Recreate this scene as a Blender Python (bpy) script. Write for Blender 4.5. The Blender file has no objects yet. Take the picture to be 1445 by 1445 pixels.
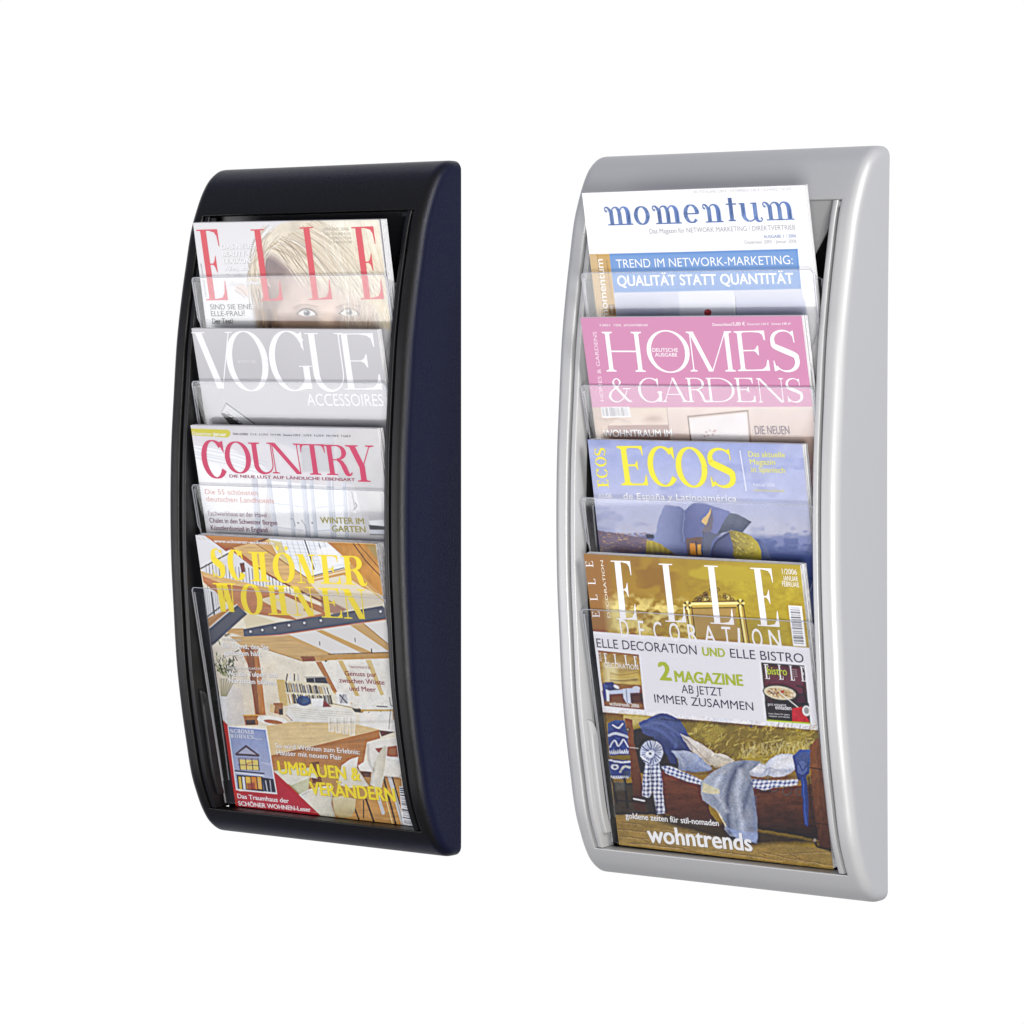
import bpy, math, random
import numpy as np
from mathutils import Matrix, Vector

# ------------------------------------------------------------------ scene, camera, light
scene = bpy.context.scene
COL = scene.collection
MM = 0.001

cam_data = bpy.data.cameras.new('camera')
cam = bpy.data.objects.new('camera', cam_data)
COL.objects.link(cam)
cam.rotation_euler = (math.radians(90), 0, 0)
cam_data.sensor_width = 36.0
cam_data.lens = 4548.3 / 1445 * 36.0
cam_data.shift_y = (486.04 - 722.5) / 1445
cam_data.clip_start = 0.05
cam_data.clip_end = 100
scene.camera = cam

scene.view_settings.view_transform = 'Standard'
scene.view_settings.look = 'None'
scene.view_settings.exposure = 0.0
scene.view_settings.gamma = 1.0
scene.view_settings.use_curve_mapping = False
scene.cycles.max_bounces = 10
scene.cycles.use_denoising = True
scene.cycles.transparent_max_bounces = 24
scene.cycles.caustics_reflective = False
scene.cycles.caustics_refractive = False

# world gradient shaped to light the racks: white behind, dim blue sideways, darker below
world = bpy.data.worlds.new('World')
scene.world = world
world.use_nodes = True
wn, wl = world.node_tree.nodes, world.node_tree.links
wn.clear()
w_out = wn.new('ShaderNodeOutputWorld')
w_bg = wn.new('ShaderNodeBackground')
w_tc = wn.new('ShaderNodeTexCoord')
w_sep = wn.new('ShaderNodeSeparateXYZ')
w_ramp = wn.new('ShaderNodeValToRGB')
w_map = wn.new('ShaderNodeMapRange')
w_map.inputs[1].default_value = -1.0
w_map.inputs[2].default_value = 1.0
wl.new(w_tc.outputs['Generated'], w_sep.inputs[0])
wl.new(w_sep.outputs['Y'], w_map.inputs[0])
wl.new(w_map.outputs[0], w_ramp.inputs[0])
w_fl = wn.new('ShaderNodeMapRange')
w_fl.interpolation_type = 'SMOOTHSTEP'
w_fl.inputs[1].default_value = -0.75
w_fl.inputs[2].default_value = -0.30
w_fl.inputs[3].default_value = 0.35
w_fl.inputs[4].default_value = 1.0
wl.new(w_sep.outputs['Z'], w_fl.inputs[0])
wl.new(w_fl.outputs[0], w_bg.inputs[1])
wl.new(w_ramp.outputs[0], w_bg.inputs[0])
wl.new(w_bg.outputs[0], w_out.inputs[0])
cr = w_ramp.color_ramp
cr.elements[0].position = 0.0
cr.elements[0].color = (0.42, 0.42, 0.42, 1)
cr.elements[1].position = 0.84
cr.elements[1].color = (1.02, 1.02, 1.02, 1)
e = cr.elements.new(0.60); e.color = (0.17, 0.19, 0.31, 1)
e = cr.elements.new(0.74); e.color = (0.20, 0.23, 0.38, 1)


def area(name, loc, target, sx, sy, power, col=(1, 1, 1)):
    d = bpy.data.lights.new(name, 'AREA')
    d.shape = 'RECTANGLE'
    d.size, d.size_y = sx, sy
    d.energy = power
    d.color = col
    o = bpy.data.objects.new(name, d)
    COL.objects.link(o)
    o.location = loc
    o.rotation_euler = (Vector(target) - Vector(loc)).to_track_quat('-Z', 'Y').to_euler()
    return o


CEN = Vector((0.02, 2.95, -0.15))
# low softbox on the left (its reflection is the milky band in the clear pockets)
sb = area('softbox_left', (-2.2, 2.09, -0.71), (0, 2.09, -0.71), 2.4, 0.9, 27, (1, 0.99, 0.985))
sb.matrix_world = Matrix.Translation((-2.2, 2.09, -0.71)) @ Matrix.Rotation(math.radians(21), 4, 'X') @ Matrix(((0, 0, -1, 0), (1, 0, 0, 0), (0, -1, 0, 0), (0, 0, 0, 1)))
# main softbox high on the right, plus added frontal fill to brighten covers
area('softbox_right', (1.75, 0.9, 1.35), CEN, 0.8, 1.1, 70, (1, 0.985, 0.965))
area('fill_front', (0.25, -0.4, -0.75), CEN, 1.0, 1.0, 104, (1, 0.985, 0.96))

# ------------------------------------------------------------------ materials


def new_mat(name):
    m = bpy.data.materials.new(name)
    m.use_nodes = True
    nt = m.node_tree
    return m, nt, nt.nodes['Principled BSDF']


def grain(nt, bsdf, scale, strength, dist=0.0004):
    n, l = nt.nodes, nt.links
    tc = n.new('ShaderNodeTexCoord')
    nz = n.new('ShaderNodeTexNoise')
    nz.inputs['Scale'].default_value = scale
    nz.inputs['Detail'].default_value = 3
    bp = n.new('ShaderNodeBump')
    bp.inputs['Strength'].default_value = strength
    bp.inputs['Distance'].default_value = dist
    l.new(tc.outputs['Object'], nz.inputs['Vector'])
    l.new(nz.outputs['Fac'], bp.inputs['Height'])
    l.new(bp.outputs[0], bsdf.inputs['Normal'])
    return nz


def plastic(name, col, rough, spec, metallic=0.0, gscale=900, gstr=0.15, vary=0.0):
    m, nt, b = new_mat(name)
    b.inputs['Base Color'].default_value = (*col, 1)
    b.inputs['Roughness'].default_value = rough
    b.inputs['Metallic'].default_value = metallic
    b.inputs['Specular IOR Level'].default_value = spec
    nz = grain(nt, b, gscale, gstr)
    if vary:
        mx = nt.nodes.new('ShaderNodeMix')
        mx.data_type = 'RGBA'
        mx.inputs[6].default_value = (*[c * (1 - vary) for c in col], 1)
        mx.inputs[7].default_value = (*[c * (1 + vary) for c in col], 1)
        nt.links.new(nz.outputs['Fac'], mx.inputs[0])
        nt.links.new(mx.outputs[2], b.inputs['Base Color'])
    return m


M_BLACKIN = plastic('black_plastic_fittings', (0.0042, 0.0042, 0.0050), 0.36, 0.4, 0, 950, 0.3, 0.2)
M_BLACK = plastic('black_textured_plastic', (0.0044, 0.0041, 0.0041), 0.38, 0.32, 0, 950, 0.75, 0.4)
# bluish reflection painted in: cheeks, top and bottom mixed to navy, face plain black
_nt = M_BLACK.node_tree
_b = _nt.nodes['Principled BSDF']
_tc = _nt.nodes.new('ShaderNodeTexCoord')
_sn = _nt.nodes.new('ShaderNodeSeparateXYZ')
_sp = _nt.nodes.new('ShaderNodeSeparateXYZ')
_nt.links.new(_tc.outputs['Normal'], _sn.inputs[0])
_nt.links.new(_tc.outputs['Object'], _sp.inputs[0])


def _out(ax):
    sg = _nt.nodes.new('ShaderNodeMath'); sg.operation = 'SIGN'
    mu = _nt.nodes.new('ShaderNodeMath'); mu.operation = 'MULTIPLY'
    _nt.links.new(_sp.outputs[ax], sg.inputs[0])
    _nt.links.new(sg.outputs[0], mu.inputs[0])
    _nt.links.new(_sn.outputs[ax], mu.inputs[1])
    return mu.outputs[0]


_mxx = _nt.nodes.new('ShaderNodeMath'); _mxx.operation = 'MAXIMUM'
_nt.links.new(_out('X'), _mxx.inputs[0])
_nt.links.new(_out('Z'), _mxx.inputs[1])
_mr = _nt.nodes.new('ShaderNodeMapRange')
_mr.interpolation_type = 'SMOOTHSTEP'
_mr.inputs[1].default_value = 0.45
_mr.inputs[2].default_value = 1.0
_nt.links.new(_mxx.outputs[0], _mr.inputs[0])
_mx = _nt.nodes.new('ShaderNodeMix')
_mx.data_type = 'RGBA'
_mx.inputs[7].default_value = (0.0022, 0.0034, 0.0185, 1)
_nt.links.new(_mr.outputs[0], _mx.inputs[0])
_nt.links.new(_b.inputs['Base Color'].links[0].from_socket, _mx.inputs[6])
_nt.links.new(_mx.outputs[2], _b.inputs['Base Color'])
M_BLACKGLOSS = plastic('black_smooth_plastic', (0.006, 0.006, 0.007), 0.22, 0.5, 0, 500, 0.03)
M_SILVER = plastic('silver_painted_plastic', (0.43, 0.432, 0.437), 0.40, 0.5, 0.2, 1200, 0.16, 0.08)
M_DARK = plastic('charcoal_back_and_shade', (0.012, 0.012, 0.013), 0.5, 0.3, 0, 600, 0.1)

# clear acrylic: mostly see-through, glossy reflection that grows at grazing angles
M_CLEAR = bpy.data.materials.new('clear_acrylic')
M_CLEAR.use_nodes = True
nt = M_CLEAR.node_tree
nt.nodes.clear()
o_ = nt.nodes.new('ShaderNodeOutputMaterial')
mx_ = nt.nodes.new('ShaderNodeMixShader')
tr_ = nt.nodes.new('ShaderNodeBsdfTransparent')
gl_ = nt.nodes.new('ShaderNodeBsdfGlossy')
lw_ = nt.nodes.new('ShaderNodeLayerWeight')
pw_ = nt.nodes.new('ShaderNodeMath'); pw_.operation = 'POWER'; pw_.inputs[1].default_value = 4.0
mr_ = nt.nodes.new('ShaderNodeMapRange')
mr_.inputs[3].default_value = 0.042
mr_.inputs[4].default_value = 0.9
nt.links.new(lw_.outputs['Facing'], pw_.inputs[0])
nt.links.new(pw_.outputs[0], mr_.inputs[0])
tr_.inputs[0].default_value = (0.985, 0.987, 0.99, 1)
gl_.inputs['Roughness'].default_value = 0.03
nt.links.new(mr_.outputs[0], mx_.inputs[0])
nt.links.new(tr_.outputs[0], mx_.inputs[1])
nt.links.new(gl_.outputs[0], mx_.inputs[2])
nt.links.new(mx_.outputs[0], o_.inputs[0])

M_EDGE = bpy.data.materials.new('acrylic_cut_edge')
M_EDGE.use_nodes = True
nt = M_EDGE.node_tree
b = nt.nodes['Principled BSDF']
b.inputs['Base Color'].default_value = (0.72, 0.73, 0.78, 1)
b.inputs['Roughness'].default_value = 0.25
b.inputs['Alpha'].default_value = 0.45

M_RIM = M_EDGE.copy()
M_RIM.name = 'acrylic_polished_rim'
b = M_RIM.node_tree.nodes['Principled BSDF']
b.inputs['Base Color'].default_value = (0.30, 0.31, 0.37, 1)
b.inputs['Alpha'].default_value = 0.85

M_PAGE, nt, b = new_mat('page_edges')
b.inputs['Roughness'].default_value = 0.7
tc = nt.nodes.new('ShaderNodeTexCoord')
wv = nt.nodes.new('ShaderNodeTexWave')
wv.bands_direction = 'Y'
wv.inputs['Scale'].default_value = 260
wv.inputs['Distortion'].default_value = 1.5
wv.inputs['Detail'].default_value = 2
rp = nt.nodes.new('ShaderNodeValToRGB')
rp.color_ramp.elements[0].color = (0.30, 0.29, 0.31, 1)
rp.color_ramp.elements[1].color = (0.78, 0.78, 0.79, 1)
rp.color_ramp.elements[1].position = 0.5
nt.links.new(tc.outputs['Object'], wv.inputs['Vector'])
nt.links.new(wv.outputs['Fac'], rp.inputs[0])
nt.links.new(rp.outputs[0], b.inputs['Base Color'])

# printed paper: ink colours sit in the mesh's own colour layer
M_PRINT, nt, b = new_mat('coated_printed_paper')
at = nt.nodes.new('ShaderNodeAttribute')
at.attribute_name = 'ink'
nt.links.new(at.outputs['Color'], b.inputs['Base Color'])
b.inputs['Roughness'].default_value = 0.32
b.inputs['Specular IOR Level'].default_value = 0.35
PAPER = 0.83

# ------------------------------------------------------------------ small mesh helpers


def link_mesh(name, verts, faces, mats, parent=None, smooth=False, midx=None):
    me = bpy.data.meshes.new(name)
    me.from_pydata([tuple(v) for v in verts], [], [tuple(f) for f in faces])
    for m in mats:
        me.materials.append(m)
    if midx is not None:
        me.polygons.foreach_set('material_index', np.array(midx, dtype=np.int32))
    if smooth:
        me.polygons.foreach_set('use_smooth', np.ones(len(me.polygons), dtype=bool))
        me.set_sharp_from_angle(angle=math.radians(38))
    me.update()
    o = bpy.data.objects.new(name, me)
    COL.objects.link(o)
    if parent is not None:
        o.parent = parent
    return o


class Geo:
    def __init__(self):
        self.v, self.f, self.mi = [], [], []

    def add(self, verts, faces, mi=0):
        n = len(self.v)
        self.v += [tuple(p) for p in verts]
        self.f += [tuple(i + n for i in q) for q in faces]
        self.mi += [mi] * len(faces)

    def box(self, x0, x1, y0, y1, z0, z1, mi=0):
        self.add([(x0, y0, z0), (x1, y0, z0), (x1, y1, z0), (x0, y1, z0), (x0, y0, z1), (x1, y0, z1), (x1, y1, z1), (x0, y1, z1)],
                 [(0, 3, 2, 1), (4, 5, 6, 7), (0, 1, 5, 4), (1, 2, 6, 5), (2, 3, 7, 6), (3, 0, 4, 7)], mi)

    def build(self, name, mats, parent=None, smooth=False):
        o = link_mesh(name, [(x * MM, y * MM, z * MM) for x, y, z in self.v], self.f, mats, parent, smooth, self.mi)
        return o


def bevel(o, w, seg=2):
    md = o.modifiers.new('bevel', 'BEVEL')
    md.width = w * MM
    md.segments = seg
    md.limit_method = 'ANGLE'
    md.angle_limit = math.radians(35)


def empty(name, label, cat, group, mat4):
    o = bpy.data.objects.new(name, None)
    COL.objects.link(o)
    o.empty_display_size = 0.05
    o.matrix_world = mat4
    o['label'] = label
    o['category'] = cat
    if group:
        o['group'] = group
    return o


# ------------------------------------------------------------------ the rack housing
HW = 145.0      # half width
ZO1, ZO0 = 279.0, -300.0   # opening top / bottom
XO = 131.0      # opening half width
_key = [(0, 325.4), (5, 325.4), (10, 325.2), (15, 324.4), (20, 322.6), (26.5, 318.6), (33, 313.0), (38.8, 305.5), (44.5, 296.0),
        (50.2, 284.0), (55.6, 271.0), (60.0, 256.0), (65.0, 233.0), (71.4, 202.0), (78.6, 157.0), (83.2, 105.0), (86.8, 55.0), (88.0, 0.0)]
_key = _key + [(d, -z) for d, z in _key[-2::-1]]


def catmull(P, n):
    P = [np.array(p, float) for p in P]
    Q = [2 * P[0] - P[1]] + P + [2 * P[-1] - P[-2]]
    out = []
    for i in range(1, len(Q) - 2):
        a, b_, c, d = Q[i - 1], Q[i], Q[i + 1], Q[i + 2]
        for k in range(n):
            t = k / n
            out.append(0.5 * ((2 * b_) + (-a + c) * t + (2 * a - 5 * b_ + 4 * c - d) * t * t + (-a + 3 * b_ - 3 * c + d) * t ** 3))
    out.append(P[-1])
    return np.array(out)


_prof = catmull(_key, 5)


def profile():
    """stations (depth, z) with the opening's two edges as exact stations, plus inward normals"""
    pts = [tuple(p) for p in _prof]
    res = []
    for i, p in enumerate(pts):
        res.append(p)
        if i + 1 < len(pts):
            q = pts[i + 1]
            for zc in (ZO1, ZO0):
                if (p[1] - zc) * (q[1] - zc) < 0:
                    t = (p[1] - zc) / (p[1] - q[1])
                    res.append((p[0] + t * (q[0] - p[0]), zc))
    res = np.array(res)
    tan = np.gradient(res, axis=0)
    tan /= np.linalg.norm(tan, axis=1)[:, None]
    nor = np.stack([tan[:, 1], -tan[:, 0]], 1)   # towards the wall / centre
    return res, tan, nor


ST, TAN, NOR = profile()
I1 = int(np.argmin(abs(ST[:, 1] - ZO1)))
I0 = int(np.argmin(abs(ST[:, 1] - ZO0)))


def depth_at(z):
    order = np.argsort(ST[:, 1])
    return float(np.interp(z, ST[order, 1], ST[order, 0]))


def make_housing(parent, mat, flare):
    R = 9.0
    g = Geo()
    # columns across the right half: (inset from side, drop)
    ang = np.linspace(0, math.pi / 2, 9)
    n = len(ST)

    def hw(z):
        return HW + flare * (z / 325.0) ** 2 * (1.0 if z > 0 else 0.3)

    def ring(i, side):
        d, z = ST[i]
        r = R
        pts = []
        P = ST[i]
        N = NOR[i]
        r2 = r
        w_ = hw(z)
        for a in ang:
            e = r2 * (1 - math.cos(a))
            q = r2 * (1 - math.sin(a))
            pts.append((w_ - e, P + N * q))
        pts.append((XO + 2.5, P.copy()))
        pts.append((XO, P.copy()))
        return [(side * x, -p[0], p[1]) for x, p in pts]

    m = len(ang) + 2
    rows = []
    mid = np.linspace(-XO, XO, 13)[1:-1]
    for i in range(n):
        Lr = ring(i, -1)
        Rr = ring(i, 1)
        row = Lr + [(x, -ST[i][0], ST[i][1]) for x in mid] + Rr[::-1]
        rows.append(row)
    ncol = len(rows[0])
    idx = lambda i, j: i * ncol + j
    V = [p for r in rows for p in r]
    F = []
    jl, jr = m - 1, m - 1 + len(mid) + 1
    for i in range(n - 1):
        for j in range(ncol - 1):
            if I1 <= i < I0 and jl <= j < jr:
                continue
            F.append((idx(i, j), idx(i + 1, j), idx(i + 1, j + 1), idx(i, j + 1)))
    g.add(V, F)
    # flat side cheeks, from the rounded edge back to the wall
    for side, j in ((-1, 0), (1, ncol - 1)):
        loop = [rows[i][j] for i in range(n)]
        inner = []
        for i in range(n):
            x, y, z = loop[i]
            inner.append((x, min(y + 3.0, -0.2), z * 0.992))
        back = [(loop[i][0], 0.0, inner[i][2]) for i in range(n)]
        VV = loop + inner + back
        FF = []
        for i in range(n - 1):
            for k in (0, n):
                q = (k + i, k + i + 1, k + n + i + 1, k + n + i)
                FF.append(q if side > 0 else q[::-1])
        g.add(VV, FF)
    # inner lip of the opening: a small rounded edge then a wall going in
    loop = []
    for i in range(I1, I0 + 1):
        loop.append((XO, i, -1, 0))
    for x in mid[::-1]:
        loop.append((x, I0, 0, -1))
    for i in range(I0, I1 - 1, -1):
        loop.append((-XO, i, 1, 0))
    for x in mid:
        loop.append((x, I1, 0, 1))
    levels = [(0, 0), (0.35, 0.12), (0.9, 0.5), (1.3, 1.1), (1.5, 2.0), (2.0, 8.0), (2.4, 15.0)]
    VV, FF = [], []
    L = len(loop)
    for (ins, dep) in levels:
        for (x, i, sx, st) in loop:
            P = ST[i].copy()
            xx = x + sx * ins
            if sx and i == I1:
                st = 1
            if sx and i == I0:
                st = -1
            P = P + TAN[i] * ins * st + np.array([-1.0, 0]) * dep
            VV.append((xx, -P[0], P[1]))
    for a in range(len(levels) - 1):
        for k in range(L):
            k2 = (k + 1) % L
            FF.append((a * L + k, (a + 1) * L + k, (a + 1) * L + k2, a * L + k2))
    g.add(VV, FF)
    o = g.build('housing', [mat], parent, smooth=True)
    me = o.data
    bmesh_fix(me)
    return o


def bmesh_fix(me):
    import bmesh
    bm = bmesh.new()
    bm.from_mesh(me)
    bmesh.ops.remove_doubles(bm, verts=bm.verts, dist=1e-6)
    bmesh.ops.recalc_face_normals(bm, faces=bm.faces)
    bm.to_mesh(me)
    bm.free()
    me.polygons.foreach_set('use_smooth', np.ones(len(me.polygons), dtype=bool))
    me.set_sharp_from_angle(angle=math.radians(40))


def sweep_rail(section, zt, zb, name, mat, parent, smooth=True):
    """section: list of (x, drop below the front curve); swept along the front curve between zt and zb"""
    zs = np.linspace(zt, zb, 60)
    g = Geo()
    V, F = [], []
    m = len(section)
    for z in zs:
        d = depth_at(z)
        for x, dr in section:
            V.append((x, -(d - dr), z))
    for i in range(len(zs) - 1):
        for j in range(m):
            j2 = (j + 1) % m
            F.append((i * m + j, (i + 1) * m + j, (i + 1) * m + j2, i * m + j2))
    F.append(tuple(range(m)))
    F.append(tuple((len(zs) - 1) * m + j for j in range(m))[::-1])
    g.add(V, F)
    o = g.build(name, [mat], parent)
    bmesh_fix(o.data)
    return o


def make_pocket(parent, ztop, zlen, taper):
    """clear pocket: front sheet leaning forward, folded side wings, top edge polished bright"""
    tan = 0.222
    T = 2.0
    g = Geo()
    # outline of half the sheet, (x, t below top)
    r = 4.0
    half = [(119.0 - r, 0.0)] + [(119.0 - r + r * math.sin(a), r - r * math.cos(a)) for a in np.linspace(0.25, math.pi / 2, 5)]
    if taper:
        half += [(118.6, 40.0), (116.5, 44.0), (116.0, 54.0), (105.0, 76.0), (104.0, zlen)]
    else:
        half += [(118.6, 60), (117.0, zlen)]
    outl = half + [(-x, t) for x, t in half[::-1]]
    n = len(outl)

    def pt(x, t, off):
        return (x, -(79.6 - tan * t + off), ztop - t)
    V = [pt(x, t, T) for x, t in outl] + [pt(x, t, 0) for x, t in outl]
    F = [tuple(range(n))[::-1], tuple(range(n, 2 * n))]
    g.add(V, F, 0)
    FE = []
    for k in range(n):
        k2 = (k + 1) % n
        FE.append((k, k2, k2 + n, k + n))
    g.add(V, FE, 1)
    rim = [p for p in outl if p[1] < 42]
    k0 = len([p for p in half if p[1] < 42])
    path = half[:k0][::-1] + [(-x, t) for x, t in half[:k0]]
    path = [(-x, t) for x, t in path]
    for a_, b_ in zip(path[:-1], path[1:]):
        def inn(p):
            return (p[0] * 0.9945 if abs(p[0]) > 116 else p[0], p[1] + (0.75 if p[1] < 5 else 0))
        g.add([pt(*a_, T + 0.06), pt(*b_, T + 0.06), pt(*inn(b_), T + 0.06), pt(*inn(a_), T + 0.06)], [(0, 1, 2, 3)], 2)
    o = g.build('pocket_front', [M_CLEAR, M_EDGE, M_RIM], parent)
    # side wings, folded back towards the rear of the rack
    for s in (-1, 1):
        z1 = zlen * 0.62 if taper else zlen * 0.9
        x0, x1 = 116.8, 118.4
        a = [(s * x0, -(79.2 - tan * 5), ztop - 5), (s * x0, -(79.2 - tan * z1), ztop - z1),
             (s * x0, -(79.2 - tan * z1 - 9), ztop - z1), (s * x0, -(79.2 - tan * 5 - 14), ztop - 8)]
        c = [(s * x1, p[1], p[2]) for p in a]
        w = Geo()
        w.add(a + c, [(0, 1, 2, 3), (7, 6, 5, 4)], 0)
        w.add(a + c, [(0, 4, 5, 1), (1, 5, 6, 2), (2, 6, 7, 3), (3, 7, 4, 0)], 1)
        w.build('side_wing', [M_CLEAR, M_EDGE], o)
    return o


def make_rack(name, label, pos, yaw, shell, mat, gloss, flare):
    mat4 = Matrix.Translation(Vector(pos)) @ Matrix.Rotation(-yaw, 4, 'Z')
    rk = empty(name, label, 'magazine rack', 'magazine racks side by side', mat4)
    make_housing(rk, shell, flare)
    # dark back sheet, and dark side sheets standing in for contact shadow
    g = Geo()
    g.box(-HW + 6, HW - 6, -3.0, -0.3, -318, 318)
    g.build('back_panel', [M_DARK], rk)
    for s in (-1, 1):
        g = Geo()
        zs = np.linspace(ZO1 - 2, ZO0 + 2, 30)
        V = [(s * 123.6, -3.2, z) for z in zs] + [(s * 123.6, -(depth_at(z) - 16.0), z) for z in zs]
        V += [(s * 125.0, p[1], p[2]) for p in V]
        n = len(zs)
        F = []
        for i in range(n - 1):
            F.append((i, i + 1, n + i + 1, n + i))
            F.append((2 * n + i, 3 * n + i, 3 * n + i + 1, 2 * n + i + 1))
            F.append((n + i, n + i + 1, 3 * n + i + 1, 3 * n + i))
        g.add(V, F)
        g.build('side_shade_sheet', [M_DARK], rk)
    # side rails inside the opening, with a stepped face
    for s in (-1, 1):
        sec = [(126.6, 13), (126.6, 1.9), (126.3, 1.2), (125.6, 0.8), (122.2, 0.8), (121.7, 1.1), (121.4, 1.8), (121.4, 19), (123.4, 19)]
        if s < 0:
            sec = [(-x, d) for x, d in sec[::-1]]
        sweep_rail(sec, ZO1 - 1.6, ZO0 + 2.2, 'side_rail', mat, rk)
    # rounded catch on each inner wall, low down
    for s in (-1, 1):
        g = Geo()
        zs = list(np.linspace(-284, -196, 26)) + [-192, -188, -184.5, -182, -180.6]
        V, F = [], []
        prev = None
        for z in zs:
            top = max(0.0, (z + 196) / 15.4)
            k = math.sqrt(max(0.0, 1 - top * top)) if top > 0 else 1.0
            d = depth_at(z) - 6.5
            wdt = 8.0 * k + 0.2
            prot = 4.4 * (0.35 + 0.65 * k)
            ring = [(121.3, d), (121.3 - prot * 0.75, d - 0.3), (121.3 - prot, d - 1.6), (121.3 - prot, d - 0.5 - wdt), (121.3, d - 0.8 - wdt)]
            V += [(s * x, -dd, z) for x, dd in ring]
        m = 5
        for i in range(len(zs) - 1):
            for j in range(m):
                j2 = (j + 1) % m
                F.append((i * m + j, (i + 1) * m + j, (i + 1) * m + j2, i * m + j2))
        F.append(tuple(range(m)))
        F.append(tuple((len(zs) - 1) * m + j for j in range(m)))
        g.add(V, F)
        o = g.build('catch', [mat], rk)
        bmesh_fix(o.data)
    # corner blocks at the top of the opening
    for s in (-1, 1):
        g = Geo()
        d = depth_at(275)
        x0, x1 = sorted((s * (114.0 if gloss is M_BLACKGLOSS else 122.5), s * 129.0))
        g.box(x0, x1, -(d - 3.0), -(d - 16), 271.2, 276.6)
        o = g.build('corner_block', [gloss], rk)
        bevel(o, 1.2, 3)
    # slanted sheet closing the top of the opening, behind the highest magazine
    g = Geo()
    zt, dt = 278.5, depth_at(279) - 7.0
    A = [(-121, -dt, zt), (121, -dt, zt), (119, -(dt - 2.8), zt - 13), (60, -(dt - 20), zt - 92), (-60, -(dt - 20), zt - 92), (-119, -(dt - 2.8), zt - 13)]
    Bk = [(x, y + 1.6, z) for x, y, z in A]
    n = 6
    g.add(A + Bk, [tuple(range(n)), tuple(range(n, 2 * n))[::-1]] + [(k, k + n, (k + 1) % n + n, (k + 1) % n) for k in range(n)])
    g.build('top_baffle', [mat], rk)
    # floor ledge on which the lowest magazine stands
    g = Geo()
    g.box(-121, 121, -(depth_at(-303) - 4.0), -3.2, -303.5, -299.3)
    o = g.build('floor_ledge', [mat], rk)
    bevel(o, 1.0, 2)
    for k, zt in enumerate((218.0, 118.2, 18.6, -80.4)):
        make_pocket(rk, zt, 130.0 if k < 3 else 213.0, k < 3)
    return rk, mat4


POS1, YAW1 = (-0.16499, 3.1016, -0.15328), 0.6268
POS2, YAW2 = (0.20506, 2.8602, -0.15428), 0.6201
rack1, RM1 = make_rack('wall_magazine_rack', 'black curved magazine rack with four clear pockets and painted navy sheen on its side', POS1, YAW1, M_BLACK, M_BLACKIN, M_BLACKGLOSS, 0.0)
rack2, RM2 = make_rack('wall_magazine_rack', 'silver grey curved magazine rack with four clear pockets', POS2, YAW2, M_SILVER, M_SILVER, M_SILVER, 2.6)

#@@COVERS@@
# ------------------------------------------------------------------ printed covers


def lin(c):
    c = np.asarray(c, float) / 255.0
    return np.where(c <= 0.04045, c / 12.92, ((c + 0.055) / 1.055) ** 2.4) * PAPER


def homog(src, dst):
    A, bb = [], []
    for (x, y), (u, v) in zip(src, dst):
        A.append([x, y, 1, 0, 0, 0, -u * x, -u * y]); bb.append(u)
        A.append([0, 0, 0, x, y, 1, -v * x, -v * y]); bb.append(v)
    h = np.linalg.solve(np.array(A, float), np.array(bb, float))
    return np.append(h, 1).reshape(3, 3)


def happly(Hm, x, y):
    w = Hm[2, 0] * x + Hm[2, 1] * y + Hm[2, 2]
    return (Hm[0, 0] * x + Hm[0, 1] * y + Hm[0, 2]) / w, (Hm[1, 0] * x + Hm[1, 1] * y + Hm[1, 2]) / w


def vnoise(x, y, seed=0):
    """smooth value noise on arrays"""
    xi, yi = np.floor(x).astype(np.int64), np.floor(y).astype(np.int64)
    fx, fy = x - xi, y - yi
    fx, fy = fx * fx * (3 - 2 * fx), fy * fy * (3 - 2 * fy)

    def h(a, b_):
        n = (a * 374761393 + b_ * 668265263 + seed * 974711) & 0x7fffffff
        n = ((n ^ (n >> 13)) * 1274126177) & 0x7fffffff
        return (n ^ (n >> 16)) / 0x7fffffff
    return (h(xi, yi) * (1 - fx) + h(xi + 1, yi) * fx) * (1 - fy) + (h(xi, yi + 1) * (1 - fx) + h(xi + 1, yi + 1) * fx) * fy


def fnoise(x, y, seed=0, octv=3):
    s_, a_, t_ = 0, 1.0, 0
    for k in range(octv):
        s_ = s_ + a_ * vnoise(x * 2 ** k, y * 2 ** k, seed + k)
        t_ += a_
        a_ *= 0.55
    return s_ / t_


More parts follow.
